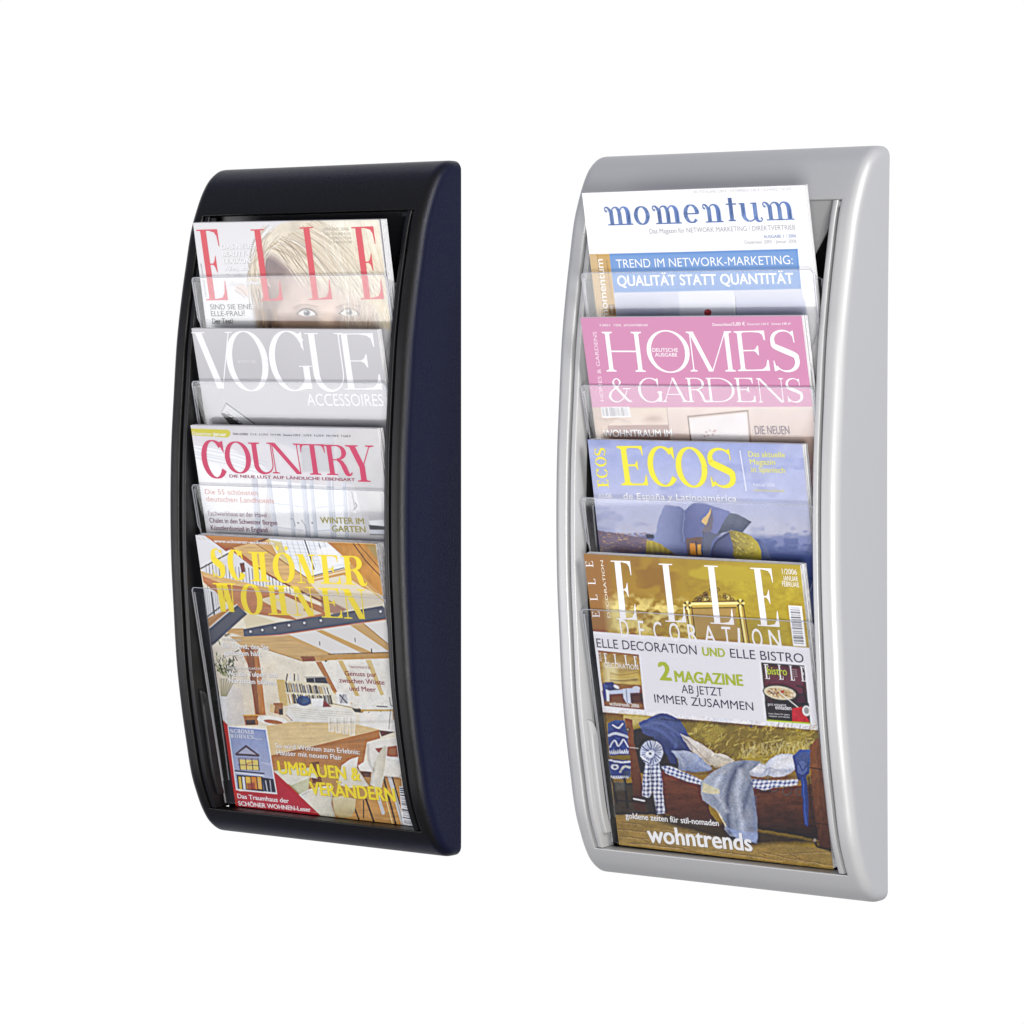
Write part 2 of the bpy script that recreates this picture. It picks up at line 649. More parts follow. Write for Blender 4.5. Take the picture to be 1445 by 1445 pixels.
class Cover:
    """a flat cover w x h mm; artwork is traced in a drawing frame whose four corners are `quad`"""

    def __init__(self, w, h, quad, vis):
        self.w, self.h = w, h
        self.P2M = homog(quad, [(0, 0), (w, 0), (w, h), (0, h)])      # drawing -> mm (x right, y down)
        self.M2P = homog([(0, 0), (w, 0), (w, h), (0, h)], quad)
        step = 0.5
        nx = int(w / step) + 1
        ys = list(np.arange(0, vis, step))
        if vis < h - 1:
            ys += [vis, (vis + h) / 2, h]
        else:
            ys += [h]
        self.xs, self.ys = np.linspace(0, w, nx), np.array(ys)
        mx, my = np.meshgrid(self.xs, self.ys)
        self.shape = mx.shape
        self.mx, self.my = mx.ravel(), my.ravel()
        self.X, self.Y = happly(self.M2P, self.mx, self.my)
        self.C = np.zeros((self.mx.size, 3))
        self.o, self.k = (0, 0), 1.0
        self.tv, self.tf, self.tc = [], [], []      # lettering
        self.nt = 0
        self.layer = 0.16
        self.mast = None

    def crop(self, ox, oy, k, warp=0.0, size=26):
        self.o, self.k = (ox, oy), k
        self.x, self.y = (self.X - ox) * k, (self.Y - oy) * k
        if warp:
            a, b_ = self.x / size, self.y / size
            self.x, self.y = self.x + warp * 2 * (fnoise(a, b_, 91, 2) - 0.5), self.y + warp * 2 * (fnoise(a, b_, 95, 2) - 0.5)
        self.px = k * 0.75
        return self

    def blend(self, idx, a, col):
        c = lin(col) if np.ndim(col) == 1 or isinstance(col, tuple) else col
        a = np.clip(a, 0, 1)[:, None]
        self.C[idx] = self.C[idx] * (1 - a) + c * a

    def fill(self, col):
        self.C[:] = lin(col)

    def vgrad(self, pts, ya, ca, yb, cb, alpha=1, soft=0.7, horiz=False):
        idx, a = self.mask(pts, soft)
        v = self.x[idx] if horiz else self.y[idx]
        t = np.clip((v - ya) / (yb - ya), 0, 1)[:, None]
        self.blend(idx, a * alpha, lin(ca) * (1 - t) + lin(cb) * t)

    def mask(self, pts, soft=0.7):
        pts = np.array(pts, float)
        s_ = soft * self.px
        x0, y0 = pts.min(0) - s_ - 1
        x1, y1 = pts.max(0) + s_ + 1
        idx = np.nonzero((self.x > x0) & (self.x < x1) & (self.y > y0) & (self.y < y1))[0]
        x, y = self.x[idx], self.y[idx]
        d2 = np.full(x.shape, 1e18)
        ins = np.zeros(x.shape, bool)
        n = len(pts)
        for i in range(n):
            ax, ay = pts[i]
            bx, by = pts[(i + 1) % n]
            ex, ey = bx - ax, by - ay
            L2 = ex * ex + ey * ey + 1e-12
            t = np.clip(((x - ax) * ex + (y - ay) * ey) / L2, 0, 1)
            d2 = np.minimum(d2, (x - ax - t * ex) ** 2 + (y - ay - t * ey) ** 2)
            if ay != by:
                ins ^= ((ay > y) != (by > y)) & (x < (bx - ax) * (y - ay) / (by - ay) + ax)
        d = np.sqrt(d2) * np.where(ins, 1, -1)
        return idx, np.clip(0.5 + d / (2 * s_), 0, 1)

    def poly(self, pts, col, alpha=1, soft=0.7):
        idx, a = self.mask(pts, soft)
        self.blend(idx, a * alpha, col)

    def line(self, pts, w, col, alpha=1, soft=0.6):
        pts = np.array(pts, float)
        s_ = soft * self.px
        m = w / 2 + s_ + 1
        x0, y0 = pts.min(0) - m
        x1, y1 = pts.max(0) + m
        idx = np.nonzero((self.x > x0) & (self.x < x1) & (self.y > y0) & (self.y < y1))[0]
        x, y = self.x[idx], self.y[idx]
        d2 = np.full(x.shape, 1e18)
        for (ax, ay), (bx, by) in zip(pts[:-1], pts[1:]):
            ex, ey = bx - ax, by - ay
            t = np.clip(((x - ax) * ex + (y - ay) * ey) / (ex * ex + ey * ey + 1e-12), 0, 1)
            d2 = np.minimum(d2, (x - ax - t * ex) ** 2 + (y - ay - t * ey) ** 2)
        a = np.clip(0.5 + (w / 2 - np.sqrt(d2)) / (2 * s_), 0, 1)
        self.blend(idx, a * alpha, col)

    def curve(self, pts, w, col, alpha=1, soft=0.6):
        self.line(catmull(pts, 5), w, col, alpha, soft)

    def ell(self, cx, cy, rx, ry, col, rot=0, alpha=1, soft=0.7):
        a = np.linspace(0, 2 * math.pi, 28, endpoint=False)
        c, s_ = math.cos(math.radians(rot)), math.sin(math.radians(rot))
        self.poly(np.stack([cx + rx * np.cos(a) * c - ry * np.sin(a) * s_, cy + rx * np.cos(a) * s_ + ry * np.sin(a) * c], 1), col, alpha, soft)

    def mottle(self, pts, sx, sy, amp, seed=0, col=None, thr=None, soft=2, alpha=1):
        """brightness (or colour) variation inside a polygon"""
        idx, a = self.mask(pts, soft)
        n = fnoise(self.x[idx] / sx, self.y[idx] / sy, seed)
        if col is None:
            self.C[idx] *= (1 + (n - 0.5)[:, None] * 2 * amp * a[:, None])
        else:
            aa = np.clip((n - thr) / 0.12, 0, 1) * a * alpha
            self.blend(idx, aa, col)

    def grade(self, pts, fine=0.05, broad=0.05, s1=5, s2=60, seed=70, soft=2):
        """grain and uneven tone of a printed photograph"""
        idx, a = self.mask(pts, soft)
        x, y = self.x[idx], self.y[idx]
        n = (fnoise(x / s1, y / s1, seed, 2) - 0.5) * 2 * fine + (fnoise(x / s2, y / s2, seed + 5, 3) - 0.5) * 2 * broad
        t = (fnoise(x / (s2 * 1.7), y / (s2 * 1.7), seed + 9, 2) - 0.5) * broad
        m = 1 + (n * a)[:, None] * 1.6 + (t * a)[:, None] * np.array([1.0, 0.1, -1.0])
        self.C[idx] = np.clip(self.C[idx] * m, 0, 0.95)

    def barcode(self, pts, n, along='h', seed=3, dark=(45, 45, 60), light=(238, 238, 242)):
        self.poly(pts, light)
        p = np.array(pts, float)
        rnd = random.Random(seed)
        t = 0.04
        while t < 0.95:
            wd = rnd.choice((0.4, 0.7, 1.1)) / n
            if along == 'h':   # bars upright
                a, b_ = p[0] + (p[1] - p[0]) * t, p[3] + (p[2] - p[3]) * t
                a, b_ = a + (b_ - a) * 0.08, a + (b_ - a) * 0.86
                wid = np.linalg.norm(p[1] - p[0]) * wd
            else:
                a, b_ = p[0] + (p[3] - p[0]) * t, p[1] + (p[2] - p[1]) * t
                a, b_ = a + (b_ - a) * 0.10, a + (b_ - a) * 0.82
                wid = np.linalg.norm(p[3] - p[0]) * wd
            self.line([a, b_], wid, dark, 0.9, 0.4)
            t += wd + rnd.choice((0.5, 0.8, 1.3)) / n

    # ---- lettering, real geometry a hair above the sheet
    def mm(self, p):
        return happly(self.P2M, self.o[0] + p[0] / self.k, self.o[1] + p[1] / self.k)

    def put(self, polys, col, store, z=None):
        """polys: list of point lists in mm (y down)"""
        v, f, c = store
        zz = self.layer if z is None else z
        cl = lin(col)
        for i, pl in enumerate(polys):
            n = len(v)
            v += [(p[0], p[1], zz + 0.004 * i) for p in pl]
            f.append(tuple(range(n, n + len(pl))))
            c += [cl] * len(pl)

    def text(self, s_, p0, p1, h, col, bold=0.0, shadow=None, up=None):
        """sans line set from baseline start p0 to baseline end p1, capital height h (drawing units)"""
        V, T, x0, x1 = sans(s_, 0.0)
        a, b_ = np.array(self.mm(p0)), np.array(self.mm(p1))
        ux = (b_ - a) / (x1 - x0)
        uy = np.array(self.mm((p0[0] + (0 if up is None else up[0]), p0[1] - h if up is None else p0[1] + up[1]))) - a
        if up is None:
            nrm = np.array([ux[1], -ux[0]]) / np.linalg.norm(ux)
            uy = nrm * np.linalg.norm(uy)
        uy = uy / CAPH
        passes = [((0, 0), col, self.layer + 0.03)]
        if shadow is not None:
            passes.insert(0, ((0.28, 0.28), shadow, self.layer + 0.015))
        full = []
        em = np.linalg.norm(ux)
        for off, cc, zz in passes:
            if bold > 0.008:
                m_ = 3 if bold < 0.03 else 5
                for i in range(m_):
                    f_ = (2 * i / (m_ - 1) - 1) * bold * 0.8
                    q_ = f_ * ux + (0.35 * bold * (1 if i % 2 else -1)) * uy * CAPH / max(CAPH, 1e-6)
                    full.append(((off[0] + q_[0], off[1] + q_[1]), cc, zz + 0.003 * i))
            else:
                full.append((off, cc, zz))
        for off, cc, zz in full:
            n = len(self.tv)
            P = a + (V[:, :1] - x0) * ux + V[:, 1:2] * uy + np.array(off)
            self.tv += [(p[0], p[1], zz) for p in P]
            self.tf += [tuple(i + n for i in t) for t in T]
            self.tc += [lin(cc)] * len(P)

    def letter(self, ch, bl, br, tl, col, S=0.13, T=0.025, br_=0.0, store=None, edge=None):
        a, b_, t = (np.array(self.mm(p)) for p in (bl, br, tl))
        w = np.linalg.norm(b_ - a)
        h = np.linalg.norm(t - a)
        ex, ey = (b_ - a) / w, (t - a) / h
        polys = glyph(ch, w, h, S * h, T * h, br_ * h)
        out = [[a + ex * x + ey * y for x, y in pl] for pl in polys]
        if self.mast is None:
            self.mast = ([], [], [])
        self.put(out, col, self.mast if store is None else store)

    def finish(self, amount=0.9, rad=3):
        """slight softening, then the edge contrast of a sharpened print"""
        ny, nx = self.shape
        A = self.C.reshape(ny, nx, 3)

        def blur(a, r):
            for ax in (0, 1):
                p = np.concatenate([np.repeat(a.take([0], ax), r, ax), a, np.repeat(a.take([-1], ax), r, ax)], ax)
                cs = np.cumsum(p, ax)
                z = np.zeros_like(cs.take([0], ax))
                cs = np.concatenate([z, cs], ax)
                n = a.shape[ax]
                hi = np.take(cs, np.arange(2 * r + 1, 2 * r + 1 + n), ax)
                lo = np.take(cs, np.arange(0, n), ax)
                a = (hi - lo) / (2 * r + 1)
            return a
        B = 0.5 * A + 0.5 * blur(A, 1)
        B = B + amount * (B - blur(blur(B, rad), rad))
        self.C = np.clip(B, 0.004, 0.86).reshape(-1, 3)

    def build(self, parent, origin_z, mast_name='masthead_lettering'):
        """sheet in local coordinates: x centred, z up from the bottom, y = 0 front"""
        w, h = self.w, self.h
        ny, nx = self.shape
        me = bpy.data.meshes.new('front_cover')
        nv = nx * ny
        co = np.stack([self.mx - w / 2, np.zeros(nv), h - self.my], 1) * MM
        i = np.arange((ny - 1) * (nx - 1))
        r, c = i // (nx - 1), i % (nx - 1)
        q = np.stack([r * nx + c, (r + 1) * nx + c, (r + 1) * nx + c + 1, r * nx + c + 1], 1)
        me.vertices.add(nv)
        me.vertices.foreach_set('co', co.astype(np.float32).ravel())
        me.loops.add(q.size)
        me.loops.foreach_set('vertex_index', q.astype(np.int32).ravel())
        me.polygons.add(len(q))
        me.polygons.foreach_set('loop_start', np.arange(0, q.size, 4, dtype=np.int32))
        me.polygons.foreach_set('loop_total', np.full(len(q), 4, dtype=np.int32))
        me.update(calc_edges=True)
        at_ = me.color_attributes.new('ink', 'FLOAT_COLOR', 'POINT')
        at_.data.foreach_set('color', np.concatenate([np.clip(self.C, 0, 1), np.ones((nv, 1))], 1).astype(np.float32).ravel())
        me.materials.append(M_PRINT)
        o = bpy.data.objects.new('front_cover', me)
        COL.objects.link(o)
        o.parent = parent
        for nm, (v, f, cc) in (('cover_lettering', (self.tv, self.tf, self.tc)), (mast_name, self.mast or ([], [], []))):
            if not v:
                continue
            m2 = bpy.data.meshes.new(nm)
            m2.from_pydata([((p[0] - w / 2) * MM, -p[2] * MM, (h - p[1]) * MM) for p in v], [], f)
            a2 = m2.color_attributes.new('ink', 'FLOAT_COLOR', 'POINT')
            cc = np.array(cc)
            a2.data.foreach_set('color', np.concatenate([cc, np.ones((len(cc), 1))], 1).astype(np.float32).ravel())
            m2.materials.append(M_PRINT)
            ob = bpy.data.objects.new(nm, m2)
            COL.objects.link(ob)
            ob.parent = o
        return o


_sans = {}
_tmp = bpy.data.curves.new('letters_source', 'FONT')
_tmpo = bpy.data.objects.new('letters_source', _tmp)
CAPH = 0.7


def sans(s_, bold):
    key = (s_, bold)
    if key not in _sans:
        _tmp.body = s_
        _tmp.offset = bold
        _tmp.resolution_u = 4
        me = _tmpo.to_mesh()
        V = np.array([v.co[:2] for v in me.vertices], float).reshape(-1, 2)
        T = [tuple(p.vertices) for p in me.polygons]
        _tmpo.to_mesh_clear()
        _sans[key] = (V, T, V[:, 0].min(), V[:, 0].max())
    return _sans[key]


_v = sans('H', 0.0)[0]
CAPH = float(_v[:, 1].max() - _v[:, 1].min())

# ---- serif capitals built from strokes (contrast between stem S and hairline T)


def arcpts(cx, cy, rx, ry, a0, a1, n=26):
    return [(cx + rx * math.cos(math.radians(a0 + (a1 - a0) * i / n)), cy + ry * math.sin(math.radians(a0 + (a1 - a0) * i / n))) for i in range(n + 1)]


def ribbon(pts, S, T, ws=None, power=1.6):
    """variable-width stroke: thick where it runs upright, thin where it runs level"""
    P = np.array(pts, float)
    t = np.gradient(P, axis=0)
    t /= np.linalg.norm(t, axis=1)[:, None] + 1e-12
    n = np.stack([-t[:, 1], t[:, 0]], 1)
    if ws is None:
        w = T + (S - T) * np.abs(t[:, 1]) ** power
    else:
        w = np.interp(np.linspace(0, 1, len(P)), np.linspace(0, 1, len(ws)), ws)
    A, B = P + n * w[:, None] / 2, P - n * w[:, None] / 2
    return [list(map(tuple, A)) + list(map(tuple, B[::-1]))] if False else [[tuple(A[i]), tuple(B[i]), tuple(B[i + 1]), tuple(A[i + 1])] for i in range(len(P) - 1)]


def glyph(ch, w, h, S, T, B):
    L = []
    rect = lambda x0, y0, x1, y1: L.append([(x0, y0), (x1, y0), (x1, y1), (x0, y1)])
    ov = S * 0.62 + B * 0.3    # serif overhang

    def serif(xc, y, s2=None, l=None, r=None):
        s2 = S if s2 is None else s2
        l = ov if l is None else l
        r = ov if r is None else r
        a, b_ = xc - s2 / 2, xc + s2 / 2
        sg = 1 if y < h / 2 else -1
        pl = [(a - l, y), (b_ + r, y), (b_ + r, y + sg * T * 0.9)]
        if B:
            pl += [(b_ + r * 0.35, y + sg * (T + B * 0.25)), (b_, y + sg * (T + B)), (a, y + sg * (T + B)), (a - l * 0.35, y + sg * (T + B * 0.25))]
        pl += [(a - l, y + sg * T * 0.9)]
        L.append(pl)

    def stem(xc, y0=0, y1=None, s2=None):
        s2 = S if s2 is None else s2
        rect(xc - s2 / 2, y0, xc + s2 / 2, h if y1 is None else y1)

    def diag(x0, y0, x1, y1, wd):
        L.append([(x0 - wd / 2, y0), (x0 + wd / 2, y0), (x1 + wd / 2, y1), (x1 - wd / 2, y1)])
    thin = max(T, S * 0.2)
    if ch in 'EFL':
        xc = ov + S / 2
        stem(xc)
        serif(xc, 0)
        serif(xc, h)
        if ch != 'L':
            rect(xc, h - T, w * 0.93, h)
            L.append([(w * 0.55, h - T), (w * 0.78, h * 0.965 - T * .5), (w * 0.87, h * 0.90), (w * 0.91, h * 0.76), (w * 0.945, h * 0.76), (w * 0.945, h)])
            rect(xc, h * 0.51 - T / 2, w * 0.70, h * 0.51 + T / 2)
            L.append([(w * 0.52, h * 0.51), (w * 0.62, h * 0.47), (w * 0.675, h * 0.40), (w * 0.71, h * 0.385), (w * 0.71, h * 0.635), (w * 0.675, h * 0.62), (w * 0.62, h * 0.55)])
        if ch != 'F':
            rect(xc, 0, w * 0.99, T)
            L.append([(w * 0.52, T), (w * 0.78, h * 0.04), (w * 0.89, h * 0.11), (w * 0.95, h * 0.27), (w * 0.985, h * 0.27), (w, 0), (w * .5, 0)])
    elif ch == 'H':
        a, b_ = ov + S / 2, w - ov - S / 2
        for x in (a, b_):
            stem(x); serif(x, 0); serif(x, h)
        rect(a, h * 0.51 - T * .6, b_, h * 0.51 + T * .6)
    elif ch == 'I':
        stem(w / 2); serif(w / 2, 0); serif(w / 2, h)
    elif ch in 'OÖQ':
        L += ribbon(arcpts(w / 2, h / 2, (w - S) / 2, (h - T) / 2 + h * .01, 0, 360, 56), S, T)
        if ch == 'Ö':
            for x in (w * 0.3, w * 0.7):
                L.append(arcpts(x, h * 1.17, h * 0.075, h * 0.075, 0, 340, 12))
    elif ch in 'CG':
        L += ribbon(arcpts(w * 0.5 + S * .1, h / 2, (w - S) / 2, (h - T) / 2 + h * .01, 42 if ch == 'C' else 40, 326 if ch == 'C' else 318, 46), S, T)
        x1 = w * (0.93 if ch == 'C' else 0.86)
        L.append([(x1, h * 0.985), (x1 - thin * .7, h * 0.985), (w * 0.72, h * 0.93), (w * 0.80, h * 0.86), (x1 - w * .06, h * 0.74), (x1, h * 0.66)])
        if ch == 'G':
            xs = w - ov * 0.75 - S / 2
            stem(xs, h * 0.03, h * 0.42)
            serif(xs, 0 + h * 0.42 - T, S, ov, ov * .7)
            L.append([(xs - S / 2, h * .12), (xs - S * 1.1, h * 0.06), (xs - S * 0.9, h * 0.0), (xs + S / 2, h * 0.14)])
    elif ch == 'V':
        diag(ov + S / 2, h, w * 0.52, -h * .01, S * 1.12)
        diag(w - ov - thin / 2, h, w * 0.52 + S * .35, 0, thin)
        serif(ov + S / 2, h, S)
        serif(w - ov - thin / 2, h, thin, ov * .8, ov * .8)
    elif ch == 'W':
        xa, xb, xc, xd, xe = ov + S / 2, w * 0.33, w * 0.50, w * 0.70, w - ov - thin / 2
        diag(xa, h, xb, 0, S)
        diag(xc + w * .02, h, xb + S * .3, 0, thin)
        diag(xc, h, xd, 0, S)
        diag(xe, h, xd + S * .3, 0, thin)
        serif(xa, h); serif(xc, h, S, ov * .6, ov * .6); serif(xe, h, thin, ov * .8, ov * .8)
    elif ch == 'A':
        diag(ov + thin / 2, 0, w * 0.5, h, thin)
        diag(w - ov - S / 2, 0, w * 0.5 - S * .1, h, S)
        rect(w * 0.24, h * 0.30, w * 0.72, h * 0.30 + T)
        serif(ov + thin / 2, 0, thin, ov, ov); serif(w - ov - S / 2, 0)
    elif ch == 'N':
        a, b_ = ov + thin / 2, w - ov - thin / 2
        stem(a, 0, h, thin); stem(b_, 0, h, thin)
        diag(a - thin * .2 + S * .25, h, b_ - S * .35, 0, S * 1.1)
        serif(a, 0, thin, ov, ov); serif(b_, h, thin, ov, ov); serif(a, h, thin, ov, S * .4)
    elif ch == 'M':
        a, b_ = ov + thin / 2 + w * .02, w - ov - S / 2
        diag(a, 0, a, h, thin); stem(b_)
        diag(a + S * .25, h, w * 0.47, 0, S * 1.05)
        diag(b_ - S * .25, h, w * 0.47 + S * .3, 0, thin)
        serif(a, 0, thin, ov, ov); serif(b_, 0); serif(a, h, thin, ov, S * .3); serif(b_, h, S, 0, ov)
    elif ch == 'U':
        a, b_ = ov + S / 2, w - ov - thin / 2
        yb = h * 0.30
        stem(a, yb, h); stem(b_, yb, h, thin)
        serif(a, h); serif(b_, h, thin, ov, ov)
        n = 30
        cx, rx = (a + b_) / 2, (b_ - a) / 2
        pts = arcpts(cx, yb, rx, yb - T / 2 + h * .01, 180, 360, n)
        ws = [S, S * .92, S * .6, max(T, S * .3), T * 1.3, thin, thin]
        L.extend(ribbon(pts, S, T, ws))
    elif ch == 'T':
        xc = w / 2
        stem(xc); serif(xc, 0); rect(w * 0.02, h - T, w * 0.98, h)
        for s_ in (-1, 1):
            x = lambda u: w / 2 + s_ * w * u
            L.append([(x(0.2), h - T), (x(0.36), h * 0.95), (x(0.42), h * 0.88), (x(0.46), h * 0.72), (x(0.49), h * 0.72), (x(0.48), h)])
    elif ch in 'RPBD':
        xc = ov + S / 2
        stem(xc); serif(xc, 0); serif(xc, h)
        if ch == 'D':
            x0 = w * 0.42
            L.extend(ribbon([(xc, h - T / 2), (x0, h - T / 2)] + arcpts(x0, h / 2, w - S / 2 - x0, (h - T) / 2, 88, -88, 32) + [(x0, T / 2), (xc, T / 2)], S, T))
        else:
            xr = w * (0.86 if ch == 'R' else 0.95) - S / 2
            x0 = w * 0.48
            L.extend(ribbon([(xc, h - T / 2), (x0, h - T / 2)] + arcpts(x0, h * 0.755, xr - x0, h * 0.245 - T / 2, 88, -88, 26) + [(x0, h * 0.51), (xc, h * 0.51)], S, T))
            if ch == 'R':
                pts = catmull([(w * 0.46, h * 0.51), (w * 0.62, h * 0.43), (w * 0.72, h * 0.26), (w * 0.80, h * 0.07), (w * 0.92, h * 0.02), (w * 1.0, h * 0.10)], 6)
                L.extend(ribbon(pts, S, T, [T, S * .75, S * 1.0, S * .9, T * 1.6, T]))
            if ch == 'B':
                L.extend(ribbon([(xc, h * .51), (x0, h * .51)] + arcpts(x0, h * 0.255, w - S / 2 - x0, h * 0.255 - T / 2, 88, -88, 26) + [(x0, T / 2), (xc, T / 2)], S, T))
    elif ch == 'Y':
        yc = h * 0.45
        diag(ov + S / 2, h, w / 2, yc - h * .04, S * 1.1)
        diag(w - ov - thin / 2, h, w / 2 + S * .28, yc, thin)
        stem(w / 2, 0, yc); serif(w / 2, 0)
        serif(ov + S / 2, h); serif(w - ov - thin / 2, h, thin, ov, ov)
    elif ch == 'S':
        up = arcpts(w * 0.49, h * 0.75, w * 0.5 - S * .52, h * 0.25 - T / 2, 30, 235, 26)
        lo = arcpts(w * 0.51, h * 0.255, w * 0.5 - S * .52, h * 0.255 - T / 2, 55, -152, 26)
        pts = up[:-1] + lo[1:]
        pts = list(catmull([pts[0]] + pts[3:-3:3] + [pts[-1]], 4))
        L.extend(ribbon(pts, S, T, [T * 1.2, T, T * 1.6, S * .75, S * .95, S * 1.12, S * 1.05, S * .9, T * 1.8, T, T * 1.3]))
        L.append([(w * .88, h * .98), (w * .85, h * .98), (w * .72, h * .93), (w * .84, h * .84), (w * .86, h * .70), (w * .90, h * .70)])
        L.append([(w * .05, h * .02), (w * .09, h * .02), (w * .22, h * .05), (w * .12, h * .14), (w * .08, h * .27), (w * .04, h * .27)])
    elif ch == '&':
        pts = catmull([(.99 * w, .03 * h), (.80 * w, .10 * h), (.33 * w, .66 * h), (.27 * w, .84 * h), (.42 * w, .97 * h), (.56 * w, .84 * h), (.46 * w, .66 * h), (.18 * w, .46 * h),
                       (.06 * w, .24 * h), (.18 * w, .05 * h), (.42 * w, .02 * h), (.66 * w, .18 * h), (.80 * w, .40 * h), (.84 * w, .54 * h)], 6)
        n = len(pts)
        L.extend(ribbon(pts, S, T, [T, S * .8, S, S * .6, T, S * .7, T * 1.5, S * .5, S, S * .5, T, T * 1.2, T, T]))
        rect(w * .66, h * .54, w * 1.0, h * .54 + T)
    elif ch in 'mnueto':       # lower-case slab face; h is the x-height
        s2 = S
        arm = lambda xc, l=ov, r=ov: rect(xc - s2 / 2 - l, 0, xc + s2 / 2 + r, T * 1.5)
        if ch in 'mn':
            k = 3 if ch == 'm' else 2
            lead = w * (0.16 if ch == 'm' else 0.2)
            a, b_ = lead + s2 / 2, w - ov - s2 / 2
            xs = [a + (b_ - a) * i / (k - 1) for i in range(k)]
            for i, x in enumerate(xs):
                stem(x, 0, h * (0.80 if i == 0 else 0.62)); arm(x)
                if i:
                    xp = xs[i - 1]
                    L.extend(ribbon(arcpts((x + xp) / 2, h * .60, (x - xp) / 2, h * .38, 165, 0, 20), s2, T * 1.4, [T, T * 1.6, T * 1.8, s2 * .8, s2]))
            # curl at the upper left
            L.extend(ribbon(catmull([(lead * .55, h * .76), (lead * .2, h * .80), (lead * .05, h * .92), (lead * .35, h * 1.0), (lead * .9, h * .93), (a, h * .70)], 6), s2, T, [T * 2.6, T * 1.8, T * 1.3, T * 1.5, s2 * .5, s2 * .9]))
        elif ch == 'u':
            a, b_ = ov * .8 + s2 / 2, w * 0.80 - s2 / 2
            stem(a, h * .3, h); stem(b_, h * .1, h)
            rect(a - s2 / 2 - ov * .8, h - T * 1.5, a + s2 / 2, h); rect(b_ - s2 / 2 - ov * .8, h - T * 1.5, b_ + s2 / 2, h)
            L.extend(ribbon(arcpts((a + b_) / 2, h * .36, (b_ - a) / 2, h * .36, 180, 345, 20), s2, T * 1.4, [s2, s2 * .8, T * 1.6, T * 1.6, T]))
            L.extend(ribbon(catmull([(b_, h * .2), (b_ + w * .07, h * .02), (w * .92, -h * .03), (w * 1.0, h * .08), (w * .94, h * .18)], 6), s2, T, [s2, s2 * .6, T * 1.4, T * 1.4, T * 2.2]))
        elif ch == 't':
            xc = w * .45
            stem(xc, 0, h * 1.28); arm(xc, ov * .7, ov * .7)
            rect(w * .02, h * .97 - T * 1.5, w * .98, h * .97)
        elif ch == 'o':
            L.extend(ribbon(arcpts(w / 2, h / 2, (w - s2) / 2, h * .5 - T * .5, 0, 360, 44), s2, T * 1.5))
        elif ch == 'e':
            L.extend(ribbon(arcpts(w / 2, h / 2, (w - s2) / 2, h * .5 - T * .5, 0, 318, 40), s2, T * 1.5))
            rect(s2 * .5, h * .47, w - s2 * .2, h * .47 + T * 1.4)
    # butt joints can overlap: orientation of every piece kept anticlockwise
    return L
_tmp.fill_mode = 'FRONT'
rnd = random.Random(11)
WHITE = (246, 246, 248)


